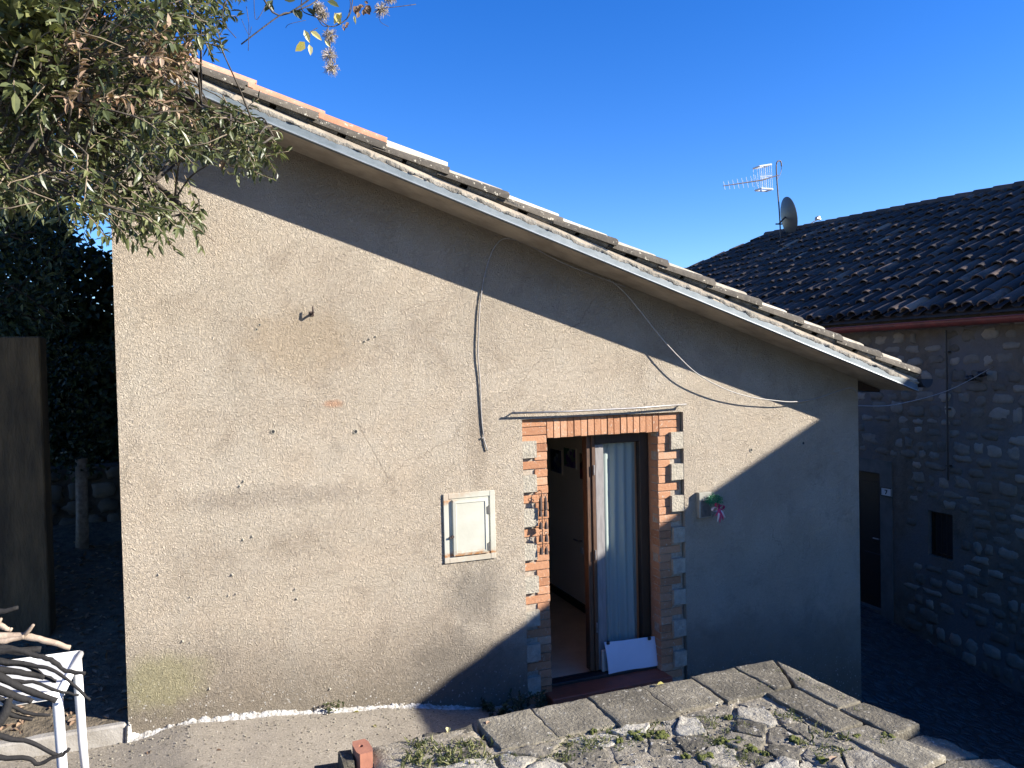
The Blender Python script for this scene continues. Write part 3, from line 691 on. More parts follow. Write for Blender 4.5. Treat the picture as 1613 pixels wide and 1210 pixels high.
mb=MB(); mb.box((XS-.014,DY0-.20,DZ0-.2),(XS+.004,DY0,DZ1+.18)); mb.box((XS-.014,DY0,DZ1),(XS+.004,DY1+.1,DZ1+.18)); mb.build('door_surround',M['trim'],sh)
dr=MB(); dr.box((XS+.10,DY0+.01,DZ0),(XS+.15,DY1-.01,DZ1-.01)); ddo=dr.build('door',M['wood_dark'],sh)
mb=MB()
for (a,b) in ((DY0+.1,DY0+.38),(DY0+.48,DY1-.1)):
    for (c,d) in ((DZ0+.12,DZ0+.75),(DZ0+.9,DZ1-.15)): mb.box((XS+.088,a,c),(XS+.101,b,d),bev=.006)
mb.build('door_panel',M['wood_dark'],ddo)
mb=MB(); mb.tube([(XS+.10,DY0+.09,.05),(XS+.055,DY0+.09,.05),(XS+.055,DY0+.19,.05)],.01,8); mb.build('handle',M['steel'],ddo)
mb=MB()
mb.box((XS+.06,WY0+.002,WZ0+.002),(XS+.09,WY0+.04,WZ1-.002)); mb.box((XS+.06,WY1-.04,WZ0+.002),(XS+.09,WY1-.002,WZ1-.002)); mb.box((XS+.06,WY0+.04,WZ1-.04),(XS+.09,WY1-.04,WZ1-.002)); mb.box((XS+.06,WY0+.04,WZ0+.002),(XS+.09,WY1-.04,WZ0+.04))
for k in range(3): yy=WY0+.1+.075*k; mb.tube([(XS+.03,yy,WZ0),(XS+.03,yy,WZ1)],.006,6)
wf=mb.build('window',M['wood_dark'],sh)
mb=MB(); mb.face([(XS+.08,WY0+.04,WZ0+.04),(XS+.08,WY1-.04,WZ0+.04),(XS+.08,WY1-.04,WZ1-.04),(XS+.08,WY0+.04,WZ1-.04)]); mb.build('pane',M['black'],wf)
# roof: tiles
random.seed(21)
DS=V((-1,0,-SL)).normalized(); NS=V((-SL,0,1)).normalized()
mb=MB(); deck=[(EXx-.02,YA),(ridgex(YA),YA),(RB.x,RB.y),(RC.x,RC.y),(EXx-.02,12.4)]
mb.face([(x,y,roofz(x)-.05) for x,y in deck]); mb.face([(ridgex(YA),YA,zr(YA)+.1),(17.3,YA,2.95),(17.3,12,2.95),(RC.x,RC.y,roofz(RC.x)-.05),(RB.x,RB.y,roofz(RB.x)-.05)])
mb.build('roof_deck',M['tile_dark'],sh)
rt=MB(); y=YA+.1; step=.215; col=0
def yend(x): return RB.y+(RB.x-x)*(RC.y-RB.y)/(RB.x-RC.x) if x<RB.x else RB.y
while y<RB.y+2.6:
    x=EXx+.02-U(0,.05); row=0
    xr=ridgex(min(y,RB.y))
    while x<xr-.02:
        if y<yend(x+.2):
            tlt=U(-.02,.045); lat=U(-.05,.05); L=.44
            upx=min(x+L*.88,xr+.05)
            p=V((upx,y+U(-.012,.012),roofz(upx)+.012)); LL=(upx-x)/.8836
            dv=(DS+NS*(.055+tlt)+V((0,lat,0))).normalized()
            t=min(1,max(0,random.gauss(.42,.22)))
            barrel(rt,p,dv,NS,AC,LL,.135,.17,.058,.072,.014,t,0,6,rag=.006)
            if row<3 or True: barrel(rt,p+AC*step/2-NS*.028,dv,NS,AC,LL,.15,.14,.035,.035,.014,U(.1,.5),0,3,True)
        x+=.335+U(-.012,.012); row+=1
    y+=step+U(-.006,.006); col+=1
rt.build('roof_tiles',M['tile_dark'],sh,smooth=True,auto=40)
rt=MB(); y=YA
while y<RB.y-.2:
    p=V((ridgex(y),y,roofz(ridgex(y))+.015)); barrel(rt,p+V((0,.0,0)),V((.1125,1,.06+.015)).normalized(),V((0,0,1)),V((1,0,0)),.46,.2,.23,.09,.105,.015,U(.2,.7),0,6); y+=.40
pa=V((RB.x,RB.y,roofz(RB.x))); pb=pa+(V((RC.x,RC.y,roofz(RC.x)))-pa)*1.5
for k in range(6): p=pa.lerp(pb,k/6); barrel(rt,p,(pb-pa).normalized(),V((0,0,1)),(pb-pa).normalized().cross(V((0,0,1))).normalized(),.5,.17,.2,.06,.07,.015,U(.2,.7),0,6)
rt.build('ridge_tiles',M['tile_dark'],sh,smooth=True,auto=40)
gb=MB(); n=9; g=[]
for yy in (YA,12):
    for lay in (0,1):
        for i in range(n): a=math.pi*i/(n-1); r=.075-.006*lay; g.append(V((EXx-.05+r*math.cos(a),yy,2.985-r*math.sin(a))))
gb.mesh(g,[(i,i+1,2*n+i+1,2*n+i) for i in range(n-1)]+[(n+i+1,n+i,3*n+i,3*n+i+1) for i in range(n-1)]+[(0,2*n,3*n,n),(n-1,2*n-1,4*n-1,3*n-1)]+[(i+1,i,n+i,n+i+1) for i in range(n-1)])
gb.tube([(EXx-.125,YA,2.985),(EXx-.125,12,2.985)],.010,6); gb.build('gutter',M['gutter_red'],sh)
# downpipe-like cable, plate, insulators
mb=MB(); mb.tube([(8.955,1.46,2.88),(8.955,1.455,2.0),(8.955,1.45,1.03)],.012,8)
for zz in (2.6,1.9,1.2): mb.box((8.95,1.43,zz),(9.0,1.48,zz+.02))
tag(mb.build('conduit',M['black'],org=(8.96,1.45,1.03)),'thin black conduit running down the stone wall from the red gutter','pipe')
a=onX(1397,775,8.98)
npt=thing('house_number_plate',(8.98,a.y,a.z-.06),'small white house number plate reading 7 beside the dark door','sign')
mb=MB(); mb.box((8.966,a.y-.085,a.z-.055),(8.984,a.y+.085,a.z+.055),bev=.006); mb.build('plate',simple('plate_enamel',(.55,.56,.55),(.48,.49,.48),8,.4),npt)
mb=MB(); mb.box((8.963,a.y-.09,a.z-.06),(8.966,a.y+.09,a.z-.048)); mb.box((8.963,a.y-.09,a.z+.048),(8.966,a.y+.09,a.z+.06)); mb.box((8.963,a.y-.09,a.z-.048),(8.966,a.y-.078,a.z+.048)); mb.box((8.963,a.y+.078,a.z-.048),(8.966,a.y+.09,a.z+.048)); mb.build('border',M['black'],npt)
mb=MB(); mb.prism([(-.022,.03),(.022,.03),(.022,.018),(-.002,-.032),(-.016,-.032),(.006,.018),(-.022,.018)],0,.003)
mb.v=[V((8.9655-.003*(1 if v.y>0.001 else 0),a.y-v.x,a.z+v.z)) for v in mb.v]; mb.build('numeral',M['black'],npt)
for k,(q,lb) in enumerate((((1528,596),'left of two small black insulators on the stone wall under the gutter'),((1546,589),'right of two small black insulators on the stone wall under the gutter'))):
    p=onX(*q,8.9); t=thing('insulator',p,lb,'insulator','black cable insulators')
    mb=MB(); mb.lathe(p,[(.012,-.05),(.034,-.045),(.04,-.015),(.022,-.005),(.036,.005),(.034,.035),(.014,.045)],12,axis=(.3,-1,.2)); mb.build('knob',M['black'],t,smooth=True)
    mb=MB(); mb.tube([p,p+V((.05,.0,-.02)),p+V((.11,0,-.01))],.008,6); mb.build('bracket',M['black'],t)
# antenna and dish on the stone house roof
AY=9.3
A=lambda x,y: onY(x,y,AY)
base=A(1230,385)
an=thing('tv_antenna',base,'television antenna with a long boom and white reflector on a hooked mast','antenna')
mb=MB(); mb.tube(smoothpath([A(1230,385),A(1228,340),A(1225,300),A(1223,270),A(1223.5,257),A(1227,253.5),A(1230,255),A(1231,262)],5),.016,8); mb.build('mast',M['mast'],an,smooth=True)
mb=MB(); mb.tube(smoothpath([A(1231,262),A(1230,272),A(1226,280),A(1223,284)],4),.007,5); mb.tube(smoothpath([A(1223,290),A(1226,300),A(1225,312)],4),.005,5); mb.build('cable',M['black'],an)
mb=MB(); mb.tube([A(1226,276),A(1213,280),A(1200,284),A(1139,293)],[.013,.013,.016,.010],8); mb.build('boom',M['mast'],an)
mb=MB()
for i in range(8):
    q=1141+i*7.2; c=A(q,293-(q-1139)*.148); L=.10+.006*i
    mb.tube([c+V((0,-L*.3,-L)),c+V((0,L*.3,L))],.0065,5)
    mb.tube([c+V((.02,0,0)),c+V((.02,0,L*.5))],.003,4)
mb.build('director',M['alu'],an)
mb=MB()
c0=A(1196,262);c1=A(1215,259);c2=A(1217,298);c3=A(1199,297); m0=(c0+c3)/2; m1=(c1+c2)/2; back=V((0,.22,0))
for a,b in ((c0,c1),(c1,c1+back),(c3,c2),(c2,c2+back),(c0,c0+back),(c3,c3+back),(c0+back,c1+back),(c3+back,c2+back)): mb.tube([a,b],.021,6)
for i in range(7):
    u=i/6; mb.tube([c0.lerp(c1,u),c3.lerp(c2,u)],.006,5)
    if i%2==0: mb.tube([c0.lerp(c1,u)+back,c3.lerp(c2,u)+back],.006,5)
for k in (.46,.54): mb.tube([c0.lerp(c3,k),c1.lerp(c2,k)],.008,5)
mb.build('reflector',M['alu'],an)
dd=thing('satellite_dish',A(1229,356),'dark grey satellite dish turned right beside the antenna mast','satellite dish')
cc=A(1243,341); n0=(RX*.98+FW*.06+V((0,0,.20))).normalized(); up=(V((0,0,1))-n0*n0.z).normalized(); sdv=n0.cross(up)
mb=MB(); nr,na=7,32; R0=.44; vs=[]
for lay in (0,1):
    for i in range(nr+1):
        r=R0*i/nr
        for j in range(na):
            th=2*math.pi*j/na; vs.append(cc+up*(r*1.06*math.cos(th))+sdv*(r*.98*math.sin(th))+n0*((r*r/(R0*R0))*.09-.09-(.012*lay)))
k=(nr+1)*na
fs=[(i*na+j,i*na+(j+1)%na,(i+1)*na+(j+1)%na,(i+1)*na+j) for i in range(nr) for j in range(na)]
mb.mesh(vs,fs+[tuple(k+q for q in reversed(f)) for f in fs]+[(nr*na+j,nr*na+(j+1)%na,k+nr*na+(j+1)%na,k+nr*na+j) for j in range(na)]); mb.build('reflector_dish',M['dish'],dd,smooth=True,auto=40)
mb=MB(); b0=cc-up*.43; l0=A(1289,345); mb.tube([b0,l0],.011,6); mb.tube([cc-n0*.1,A(1227,353)],.02,6); mb.tube([A(1222,353),A(1232,353)],.018,6); mb.build('arm',M['mast'],dd)
mb=MB(); mb.lathe(l0,[(.001,-.07),(.03,-.06),(.03,.03),(.045,.035),(.045,.07),(.001,.075)],12,axis=-(l0-cc)+up*.1); mb.box(l0-V((.02,.03,.0)),l0+V((.04,.03,.07)),bev=.005); mb.build('receiver',M['steel'],dd)

# ------------------------------------------------------------------ taller neighbouring house (beyond the right edge; its ridge shades the door side of the wall)
nh=thing('neighbouring_house',(9,-9,-1.4),'taller rubble stone house next door, just beyond the right edge','house')
XR2=13.6; ZR2=1.98+.537*(XR2-5.83); NA,NB=-17.,-3.42
mb=MB(); ez2=ZR2-.5*(XR2-9.0)
mb.mesh([(9,NA,-2.7),(9,NB,-2.7),(18.2,NB,-2.7),(18.2,NA,-2.7),(9,NA,ez2),(9,NB,ez2),(18.2,NB,ez2),(18.2,NA,ez2),(XR2,NA,ZR2-.12),(XR2,NB,ZR2-.12)],
  [(0,1,5,4),(1,2,6,9,5),(2,3,7,6),(3,0,4,8,7)]); mb.build('wall',M['rubble'],nh)
mb=MB()
for (xa,za,xb,zb) in ((8.7,ez2-.15,XR2,ZR2),(18.5,ez2-.15,XR2,ZR2)):
    nrm=V((-(zb-za),0,(xb-xa))).normalized()*(.05 if xa<xb else -.05)
    a,b=V((xa,0,za)),V((xb,0,zb))
    q=[a-nrm,b-nrm,b,a]
    mb.mesh([V((p.x,NA-.2,p.z)) for p in q]+[V((p.x,NB+.1,p.z)) for p in q],[(0,1,2,3),(7,6,5,4),(0,4,5,1),(2,6,7,3),(0,3,7,4)])
for r in range(60):
    yy=NA+.225*r
    mb.tube([(8.7,yy,ez2-.11),(XR2-.05,yy,ZR2-.03)],.05,6); mb.tube([(18.5,yy,ez2-.11),(XR2+.05,yy,ZR2-.03)],.05,6)
mb.build('roof',M['tile_dark'],nh)

# ------------------------------------------------------------------ terrace in the foreground
TZ0=.95; EY=-2.13
tw=thing('retaining_wall',(1.2,EY,-.9),'stone retaining wall topped with weathered coping slabs in the foreground','wall')
mb=MB(); mb.box((-6,EY-.22,-1.2),(1.66,EY-.02,.80)); mb.box((1.66,EY-.24,-1.2),(3.30,EY-.03,.895)); mb.box((3.12,-9,-2.4),(3.34,EY-.24,.893)); mb.build('wall_body',M['stone'],tw)
def slab(mb, poly, z, th, t, rough=.006, step=.035, m=0):
    # polygon slab (convex, xy) with a softly broken edge and an uneven top
    cx=sum(p[0] for p in poly)/len(poly); cy=sum(p[1] for p in poly)/len(poly)
    edge=[]
    for i in range(len(poly)):
        a=V((*poly[i],0)); b=V((*poly[(i+1)%len(poly)],0)); n=max(1,int((b-a).length/step))
        for k in range(n):
            p=a.lerp(b,k/n); q=min(.9*rough,.009)*V((nz(p.x*17,p.y*17,z),nz(p.x*17,p.y*17,z+9),0))*(1.6); edge.append(p+q)
    N=len(edge); rings=[]
    for s,dz in ((1.0,-th),(1.0,-.007),(.985,-.0015),(.96,0),(.8,0),(.55,0),(.28,0)):
        rings.append([V((cx+(p.x-cx)*s,cy+(p.y-cy)*s,z+dz+(rough*.7*nz((cx+(p.x-cx)*s)*9,(cy+(p.y-cy)*s)*9,3)+rough*.7*nz((cx+(p.x-cx)*s)*30,(cy+(p.y-cy)*s)*30) if dz>-.02 else 0))) for p in edge])
    vs=[p for r in rings for p in r]+[V((cx,cy,z))]
    fs=[(r*N+i,r*N+(i+1)%N,(r+1)*N+(i+1)%N,(r+1)*N+i) for r in range(len(rings)-1) for i in range(N)]
    L=(len(rings)-1)*N; fs+=[(L+i,L+(i+1)%N,len(vs)-1) for i in range(N)]
    mb.mesh(vs,fs,t,m)
random.seed(8)
jx=[1.655,1.925,2.225,2.52,2.805,3.085]; dep=[.31,.30,.33,.30,.31]
for k in range(5):
    mb=MB(); g=.0018; e=EY+U(-.012,.010); a,b=jx[k]+g,jx[k+1]-g; sk=U(-.01,.01)
    slab(mb,[(a+sk,e-dep[k]),(b+sk,e-dep[k]+U(-.01,.01)),(b,e+U(-.008,.008)),(a,e+U(-.008,.008))],TZ0+U(-.004,.006),.055,U(.3,.7))
    mb.build('coping_slab',M['coping'],tw,smooth=True,auto=50)
cs=[([(3.09,-2.43),(3.20,-2.43),(3.335,EY),(3.09,EY)],.955),
    ([(3.215,-2.44),(3.225,-2.70),(3.365,-2.70),(3.345,-2.15)],.953),([(3.228,-2.71),(3.245,-2.985),(3.43,-2.97),(3.37,-2.71)],.951),
    ([(3.03,-2.44),(3.05,-2.86),(3.215,-2.86),(3.203,-2.44)],.949),([(3.055,-2.87),(3.09,-3.24),(3.30,-3.20),(3.222,-2.87)],.945),
    ([(3.10,-3.25),(3.13,-3.75),(3.52,-3.75),(3.50,-3.28),(3.31,-3.21)],.93),([(3.265,-3.0),(3.315,-3.19),(3.47,-3.22),(3.47,-3.06),(3.42,-2.99)],.915)]
for poly,zz in cs:
    mb=MB(); slab(mb,poly[::1],zz,.06,U(.35,.7)); mb.build('coping_slab',M['coping'],tw,smooth=True,auto=50)
for x0,x1,zz in ((1.18,1.40,.915),(1.405,1.65,.93)):
    mb=MB(); slab(mb,[(x0,EY-.30),(x1-.01,EY-.30),(x1-.012,EY-.005+U(-.02,.01)),(x0,EY-.02)],zz,.06,.2,.012); mb.build('coping_slab',M['coping'],tw,smooth=True,auto=50)
# terrace bed and irregular flagstones
def tzf(x,y): 
    s=.932+.006*nz(x*5,y*5)+.008*nz(x*17,y*17)+.005*nz(x*50,y*50)
    if y>-2.37 and x>1.66: s-=.06
    if x<1.15: s-=.05
    return s
sheet('terrace',-6,3.14,-9,EY-.05,200,160,tzf,M['earth'])
random.seed(31); pts=[]
tries=0
while len(pts)<230 and tries<9000:
    tries+=1; p=(U(.9,3.05),U(-4.6,-2.45))
    if all((p[0]-q[0])**2+(p[1]-q[1])**2>(.20 if nz(p[0]*2,p[1]*2,3)>-.1 else .11)**2 for q in pts): pts.append(p)
def cell(i):
    poly=[(pts[i][0]-.28,pts[i][1]-.28),(pts[i][0]+.28,pts[i][1]-.28),(pts[i][0]+.28,pts[i][1]+.28),(pts[i][0]-.28,pts[i][1]+.28)]
    for j,q in enumerate(pts):
        if j==i or abs(q[0]-pts[i][0])>.6: continue
        mx,my=(q[0]+pts[i][0])/2,(q[1]+pts[i][1])/2; dx,dy=q[0]-pts[i][0],q[1]-pts[i][1]; out=[]
        for k in range(len(poly)):
            a,b=poly[k],poly[(k+1)%len(poly)]; da=(a[0]-mx)*dx+(a[1]-my)*dy; db=(b[0]-mx)*dx+(b[1]-my)*dy
            if da<=0: out.append(a)
            if (da<0<db) or (db<0<da): t=da/(da-db); out.append((a[0]+(b[0]-a[0])*t,a[1]+(b[1]-a[1])*t))
        poly=out
        if len(poly)<3: return None
    return poly
fl=MB(); joints=[]
for i in range(len(pts)):
    poly=cell(i)
    if not poly or len(poly)<3: continue
    cx=sum(p[0] for p in poly)/len(poly); cy=sum(p[1] for p in poly)/len(poly)
    lim=3.0 if cy>-2.9 else 3.04
    sc_=U(.88,.975); poly=[(cx+(x-cx)*sc_,cy+(y-cy)*sc_) for x,y in poly]
    poly=[(min(x,lim),min(y,-2.462)) for x,y in poly]
    area=abs(sum(poly[k][0]*poly[(k+1)%len(poly)][1]-poly[(k+1)%len(poly)][0]*poly[k][1] for k in range(len(poly))))/2
    if area<.004 or (pts[i][0]<1.5 and pts[i][1]>-2.62 ): continue
    # round corners
    q=[]
    for k in range(len(poly)):
        a,b=poly[k],poly[(k+1)%len(poly)]; w1=U(.04,.16); w2=U(.04,.16); q+= [(a[0]*(1-w1)+b[0]*w1,a[1]*(1-w1)+b[1]*w1),(a[0]*w2+b[0]*(1-w2),a[1]*w2+b[1]*(1-w2))]
    slab(fl,q,.939+U(-.007,.010),.05,min(1,max(0,random.gauss(.55,.3))),.014,.022)
tag(fl.build('flagstones',M['paving'],smooth=True,auto=55),kind='structure')
# moss cushions, grass tufts, grit
random.seed(77)
ms=MB()
for (px,py,r) in ((1010,1156,.045),(1040,1155,.035),(935,1150,.022),(1395,1158,.03),(1352,1160,.02),(1135,1165,.03),(1110,1190,.035),(1250,1165,.03),(1180,1178,.035),(1160,1165,.03),(1080,1190,.02),(1148,1128,.02),(870,1160,.018),(975,1165,.02),(1200,1185,.02),(1296,1195,.03)):
    c=onZ(px,py,.945)
    for k in range(9):
        o=V((U(-1,1),U(-1,1),0))*r*.8; pebble(ms,c+o+V((0,0,-.004)),r*U(.22,.45),r*U(.22,.45),U(.004,.009),U(0,1),.3,k+px)
tag(ms.build('moss',M['moss'],smooth=True),'bright green moss cushions between the paving stones','moss',kind='stuff')
gr=MB()
def tuft(c,n,L,spread,t0=0,t1=1,m=0):
    for k in range(n):
        d=V((U(-1,1),U(-1,1),U(.35,1.3))).normalized(); gr.leaf(c+V((U(-1,1),U(-1,1),0))*spread,d,V((U(-1,1),U(-1,1),.2)),L*U(.5,1.1),L*.16,U(t0,t1),m,curl=U(0,.5))
for k in range(620):
    px=U(760,1480); py=U(1118,1208)
    if py<1100+ (abs(px-1130))*.08: continue
    c=onZ(px,py,.934)
    if c.x>3.02 or c.y>-2.44: continue
    if nz(c.x*3.1,c.y*3.1,5)<-.12: continue
    tuft(c,8,.026,.02)
for px,py in ((1265,1075),(1290,1090),(1320,1105),(1350,1122),(1175,1060),(1200,1090),(1230,1062),(1330,1165),(1395,1170)):
    for s in range(3): tuft(onZ(px+U(-8,8),py+U(-4,4),.935),10,.032,.016)
for k in range(60):
    c=onZ(U(655,760)-abs(random.gauss(0,12)),U(1172,1212),.928); tuft(c,5,.035,.03,0,.45)
for k in range(50):
    c=onZ(U(640,770),U(1172,1212),.928); tuft(c,3,.05,.03,.7,1.0)
tag(gr.build('grass',M['grass']),'small grass tufts growing in the terrace joints','grass',kind='stuff')
gv=MB()
for k in range(800):
    c=onZ(U(560,1560),U(1110,1210),.938)
    if c.x>3.1 or c.y>-2.42: continue
    pebble(gv,c,U(.002,.007),U(.002,.007),U(.0015,.004),U(.2,1),.3,k)
for k in range(500):
    x=U(-.6,2.4); y=-abs(random.gauss(.05,.35)); s=U(.002,.006); pebble(gv,V((x,y,prof(x)+.012*nz(x*2.1,y*2.1)+.003)),s,s,s*.7,U(.3,1),.3,k)
tag(gv.build('grit',M['paving'],smooth=True),'loose grit and stone chips scattered on terrace and path','grit',kind='stuff')
# loose brick and plank at the broken end
c=onZ(571,1187,.955); bk=thing('loose_brick',(c.x,c.y,.90),'orange loose brick with one hole at the broken end of the coping','brick')
mb=MB(); R=Matrix.Rotation(.08,3,'Z'); hx,hy=.034,.062
out=[(-hx,-hy),(hx,-hy),(hx,hy),(-hx,hy)]; N=16; hole=[(-.004+.009*math.cos(2*math.pi*k/N),.006+.011*math.sin(2*math.pi*k/N)) for k in range(N)]
sq=[]
for k in range(N):
    a=2*math.pi*k/N; dx,dy=math.cos(a),math.sin(a); s=min(hx/abs(dx) if abs(dx)>1e-6 else 9, hy/abs(dy) if abs(dy)>1e-6 else 9); sq.append((dx*s,dy*s))
def pp(q,z): v=R@V((q[0],q[1],0)); return V((c.x+v.x,c.y+v.y,z))
for k in range(N):
    k2=(k+1)%N; mb.face([pp(sq[k],.985),pp(sq[k2],.985),pp(hole[k2],.985),pp(hole[k],.985)],.3); mb.face([pp(hole[k],.985),pp(hole[k2],.985),pp(hole[k2],.91),pp(hole[k],.91)],.1); mb.face([pp(sq[k],.985),pp(sq[k],.895),pp(sq[k2],.895),pp(sq[k2],.985)],.3)
mb.build('brick_body',simple('loose_brick_clay',(.36,.15,.09),(.27,.11,.07),14,.9,.5,.003),bk)
c=onZ(548,1190,.95); mb=MB(); mb.box((c.x-.035,c.y-.07,.88),(c.x+.022,c.y+.045,.955),.1,0,.004,bev=.006)
tag(mb.build('stone_block',M['coping'],org=(c.x,c.y,.88)),'dark stone block beside the loose orange brick','stone')
a=onZ(345,1206,.90); b=onZ(432,1194,.90)
mb=MB(); mb.box((a.x-.1,EY-.25,.86),(b.x,EY+.0,.905),.2,0,.004,bev=.005)
tag(mb.build('plank',M['wood_brown'],org=(a.x,EY-.1,.86)),'dark brown plank lying on the retaining wall at the bottom edge','plank')
mb=MB(); pa=onZ(508,1198,.9); mb.box((b.x+.15,EY-.3,.84),(1.10,EY-.03,.895),.1,0,.008,bev=.01)
tag(mb.build('edge_stone',M['coping'],org=(.95,EY-.1,.84)),'low dark edging stone between the plank and the loose brick','stone')

# ------------------------------------------------------------------ left side: kerb, walls, hedge
mb=MB(); mb.box((-5,-.02,-.1),(-.012,.06,.325),bev=.012); tag(mb.build('kerb',M['kerb'],org=(-2,0,0)),kind='structure')
a=onY(62,530,1.4)
mb=MB(); mb.box((-5,1.4,0),(a.x,1.65,a.z),bev=.01); tag(mb.build('garden_wall',M['brownwall'],org=(-2.5,1.5,.3)),'tall brown rendered garden wall at the far left in shade','wall')
rw=thing('rubble_wall',(-.6,4.2,.8),'low whitish rubble wall in the shade behind the house corner','wall')
mb=MB(); ztop=onY(150,735,4.2).z; mb.box((-4,4.2,0),(.4,4.5,ztop)); mb.build('wall_core',M['rubble'],rw)
st=MB(); z=.6; sd=900
while z<ztop-.05:
    h=U(.14,.24); x=-1.8
    while x<.3:
        w=U(.16,.36); sd+=1; pebble(st,V((x+w/2,4.2,z+h/2)),w*.45,U(.03,.05),h*.44,U(.5,1),.3,sd); x+=w+.02
    z+=h+.01
st.build('stones',M['stone'],rw,smooth=True)
p0=onY(130,905,3.4); p1=onY(128,722,3.4); mb=MB(); mb.tube([(p0.x,3.4,.6),(p0.x,3.42,p0.z),(p1.x-.01,3.4,(p0.z+p1.z)/2),(p1.x,3.4,p1.z)],[.075,.07,.06,.055],9,wob=.08)
tag(mb.build('wooden_post',M['stick_pale'],smooth=True,org=(p0.x,3.4,.6)),'weathered pale wooden post standing in the shaded passage','post')

def leafcloud(mb, n, box, L, W, cond=None, m=0, t=(0,1), droop=.3):
    k=0; g=0
    while k<n and g<n*20:
        g+=1; p=V((U(box[0],box[1]),U(box[2],box[3]),U(box[4],box[5])))
        if cond and not cond(p): continue
        d=V((U(-1,1),U(-1,.6),U(-1,.7)-droop)); mb.leaf(p,d,V((U(-1,1),U(-1,.3),U(0,1.5))),L*U(.6,1.2),W*U(.7,1.2),U(*t),m); k+=1
random.seed(3)
hd=thing('ivy_hedge',(-1.5,5.4,.9),'dark ivy-covered hedge rising behind the rubble wall','hedge')
mb=MB()
leafcloud(mb,30000,(-3.6,.2,4.9,5.7,1.0,6.0),.11,.085,lambda p: p.z<(4.12 if p.x>-1.0 else 4.12+(-1.0-p.x)*7)+.3*nz(p.x*2.6,1)+.25*nz(p.x*9,2),0)
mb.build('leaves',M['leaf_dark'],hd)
mb=MB()
for k in range(40):
    x=U(-5,.1); mb.tube(smoothpath([(x,5.5,.8),(x+U(-.2,.2),5.3,1.8),(x+U(-.4,.4),5.3,2.9),(x+U(-.5,.5),5.3,3.5)],3),.02,5)
mb.box((-5.5,5.45,.5),(.1,5.75,3.3),.5,0,.05); mb.build('stems',M['bark'],hd)
mb=MB()
leafcloud(mb,1500,(-1.25,-.05,3.2,3.9,1.55,2.9),.06,.045,lambda p: nz(p.x*3,p.y*3,p.z*3)>-.12 and p.x>-1.2+.3*nz(p.z*2),0)
iv=tag(mb.build('ivy',M['leaf_dark'],org=(-.6,3.6,1.4)),'loose ivy hanging over the low rubble wall beside the house corner','ivy')
# leaf litter
mb=MB()
for k in range(1500):
    x=U(-2.2,-.02); y=U(.1,3.6); z=.325+.14*max(0,y-.05)+.05*nz(x*1.5,y*1.5)*min(1,y*2)+.02*nz(x*6,y*6)+.006
    mb.leaf(V((x,y,z)),V((U(-1,1),U(-1,1),U(-.1,.3))),V((U(-.4,.4),U(-.4,.4),1)),U(.03,.07),U(.02,.035),U(0,.9),0,curl=.15)
tag(mb.build('leaf_litter',M['leaf_brown']),'brown dead leaves littering the shaded soil behind the kerb','leaf litter',kind='stuff')
# weeds at the wall foot, left of the door
wd=MB()
for k in range(26):
    x=U(2.36,2.93); h=U(.05,.2)*(1 if x>2.5 else .5); y=-U(.02,.18); z0=prof(x); a=V((x,y,z0)); b=V((x+U(-.05,.05),y+U(-.05,.02),z0+h)); wd.tube([a,b],.0025,4,.2)
    for s in range(11): wd.leaf(a.lerp(b,s/10),V((U(-1,1),U(-1,1),U(-.2,.8))),V((U(-.5,.5),-.3,1)),U(.025,.05),U(.012,.022),U(0,.7))
tag(wd.build('weeds',M['leaf_dark'],org=(2.65,-.05,0)),'dark leafy weeds at the wall foot left of the threshold','weed',kind='stuff')
wd=MB(); c=onY(527,1112,-.04)
for s in range(60): wd.leaf(c+V((U(-.06,.06),U(-.03,.01),U(-.03,.03))),V((U(-1,1),U(-1,.2),U(0,1))),V((0,-1,1)),U(.012,.03),.01,U(0,1))
tag(wd.build('small_weed',M['leaf'],org=c),'tiny green weed growing out of the white lime line','weed')

# ------------------------------------------------------------------ white table with firewood
tb=thing('white_table',(-.55,-1.0,prof(-.3)),'white plastic table at the lower left corner, heaped with sticks','table')
TX0,TX1,TY0,TY1,TT=-1.05,-.145,-1.28,-.72,1.05; gz=prof(-.3)
mb=MB(); mb.box((TX0,TY0,TT-.022),(TX1,TY1,TT),bev=.01); mb.build('table_top',M['white_paint'],tb,smooth=True,auto=40)
mb=MB()
for a,b in (((TX0,TY0,TT),(TX1,TY0,TT)),((TX1,TY0,TT),(TX1,TY1,TT)),((TX1,TY1,TT),(TX0,TY1,TT)),((TX0,TY1,TT),(TX0,TY0,TT))):
    mb.tube([V(a)-V((0,0,.012)),V(b)-V((0,0,.012))],.020,10)
mb.build('rim',M['white_paint'],tb,smooth=True)
for x,y in ((TX0+.02,TY0+.02),(TX1-.012,TY0+.012),(TX0+.02,TY1-.02),(TX1-.012,TY1-.012)):
    mb=MB(); sx=.03 if x>-.5 else -.03
    mb.tube([(x,y,TT-.012),(x,y,TT-.08),(x+sx*.4,y,gz+.35),(x+sx,y,gz-.01)],[.022,.024,.022,.018],12); mb.build('leg',M['white_paint'],tb,smooth=True)
random.seed(12)
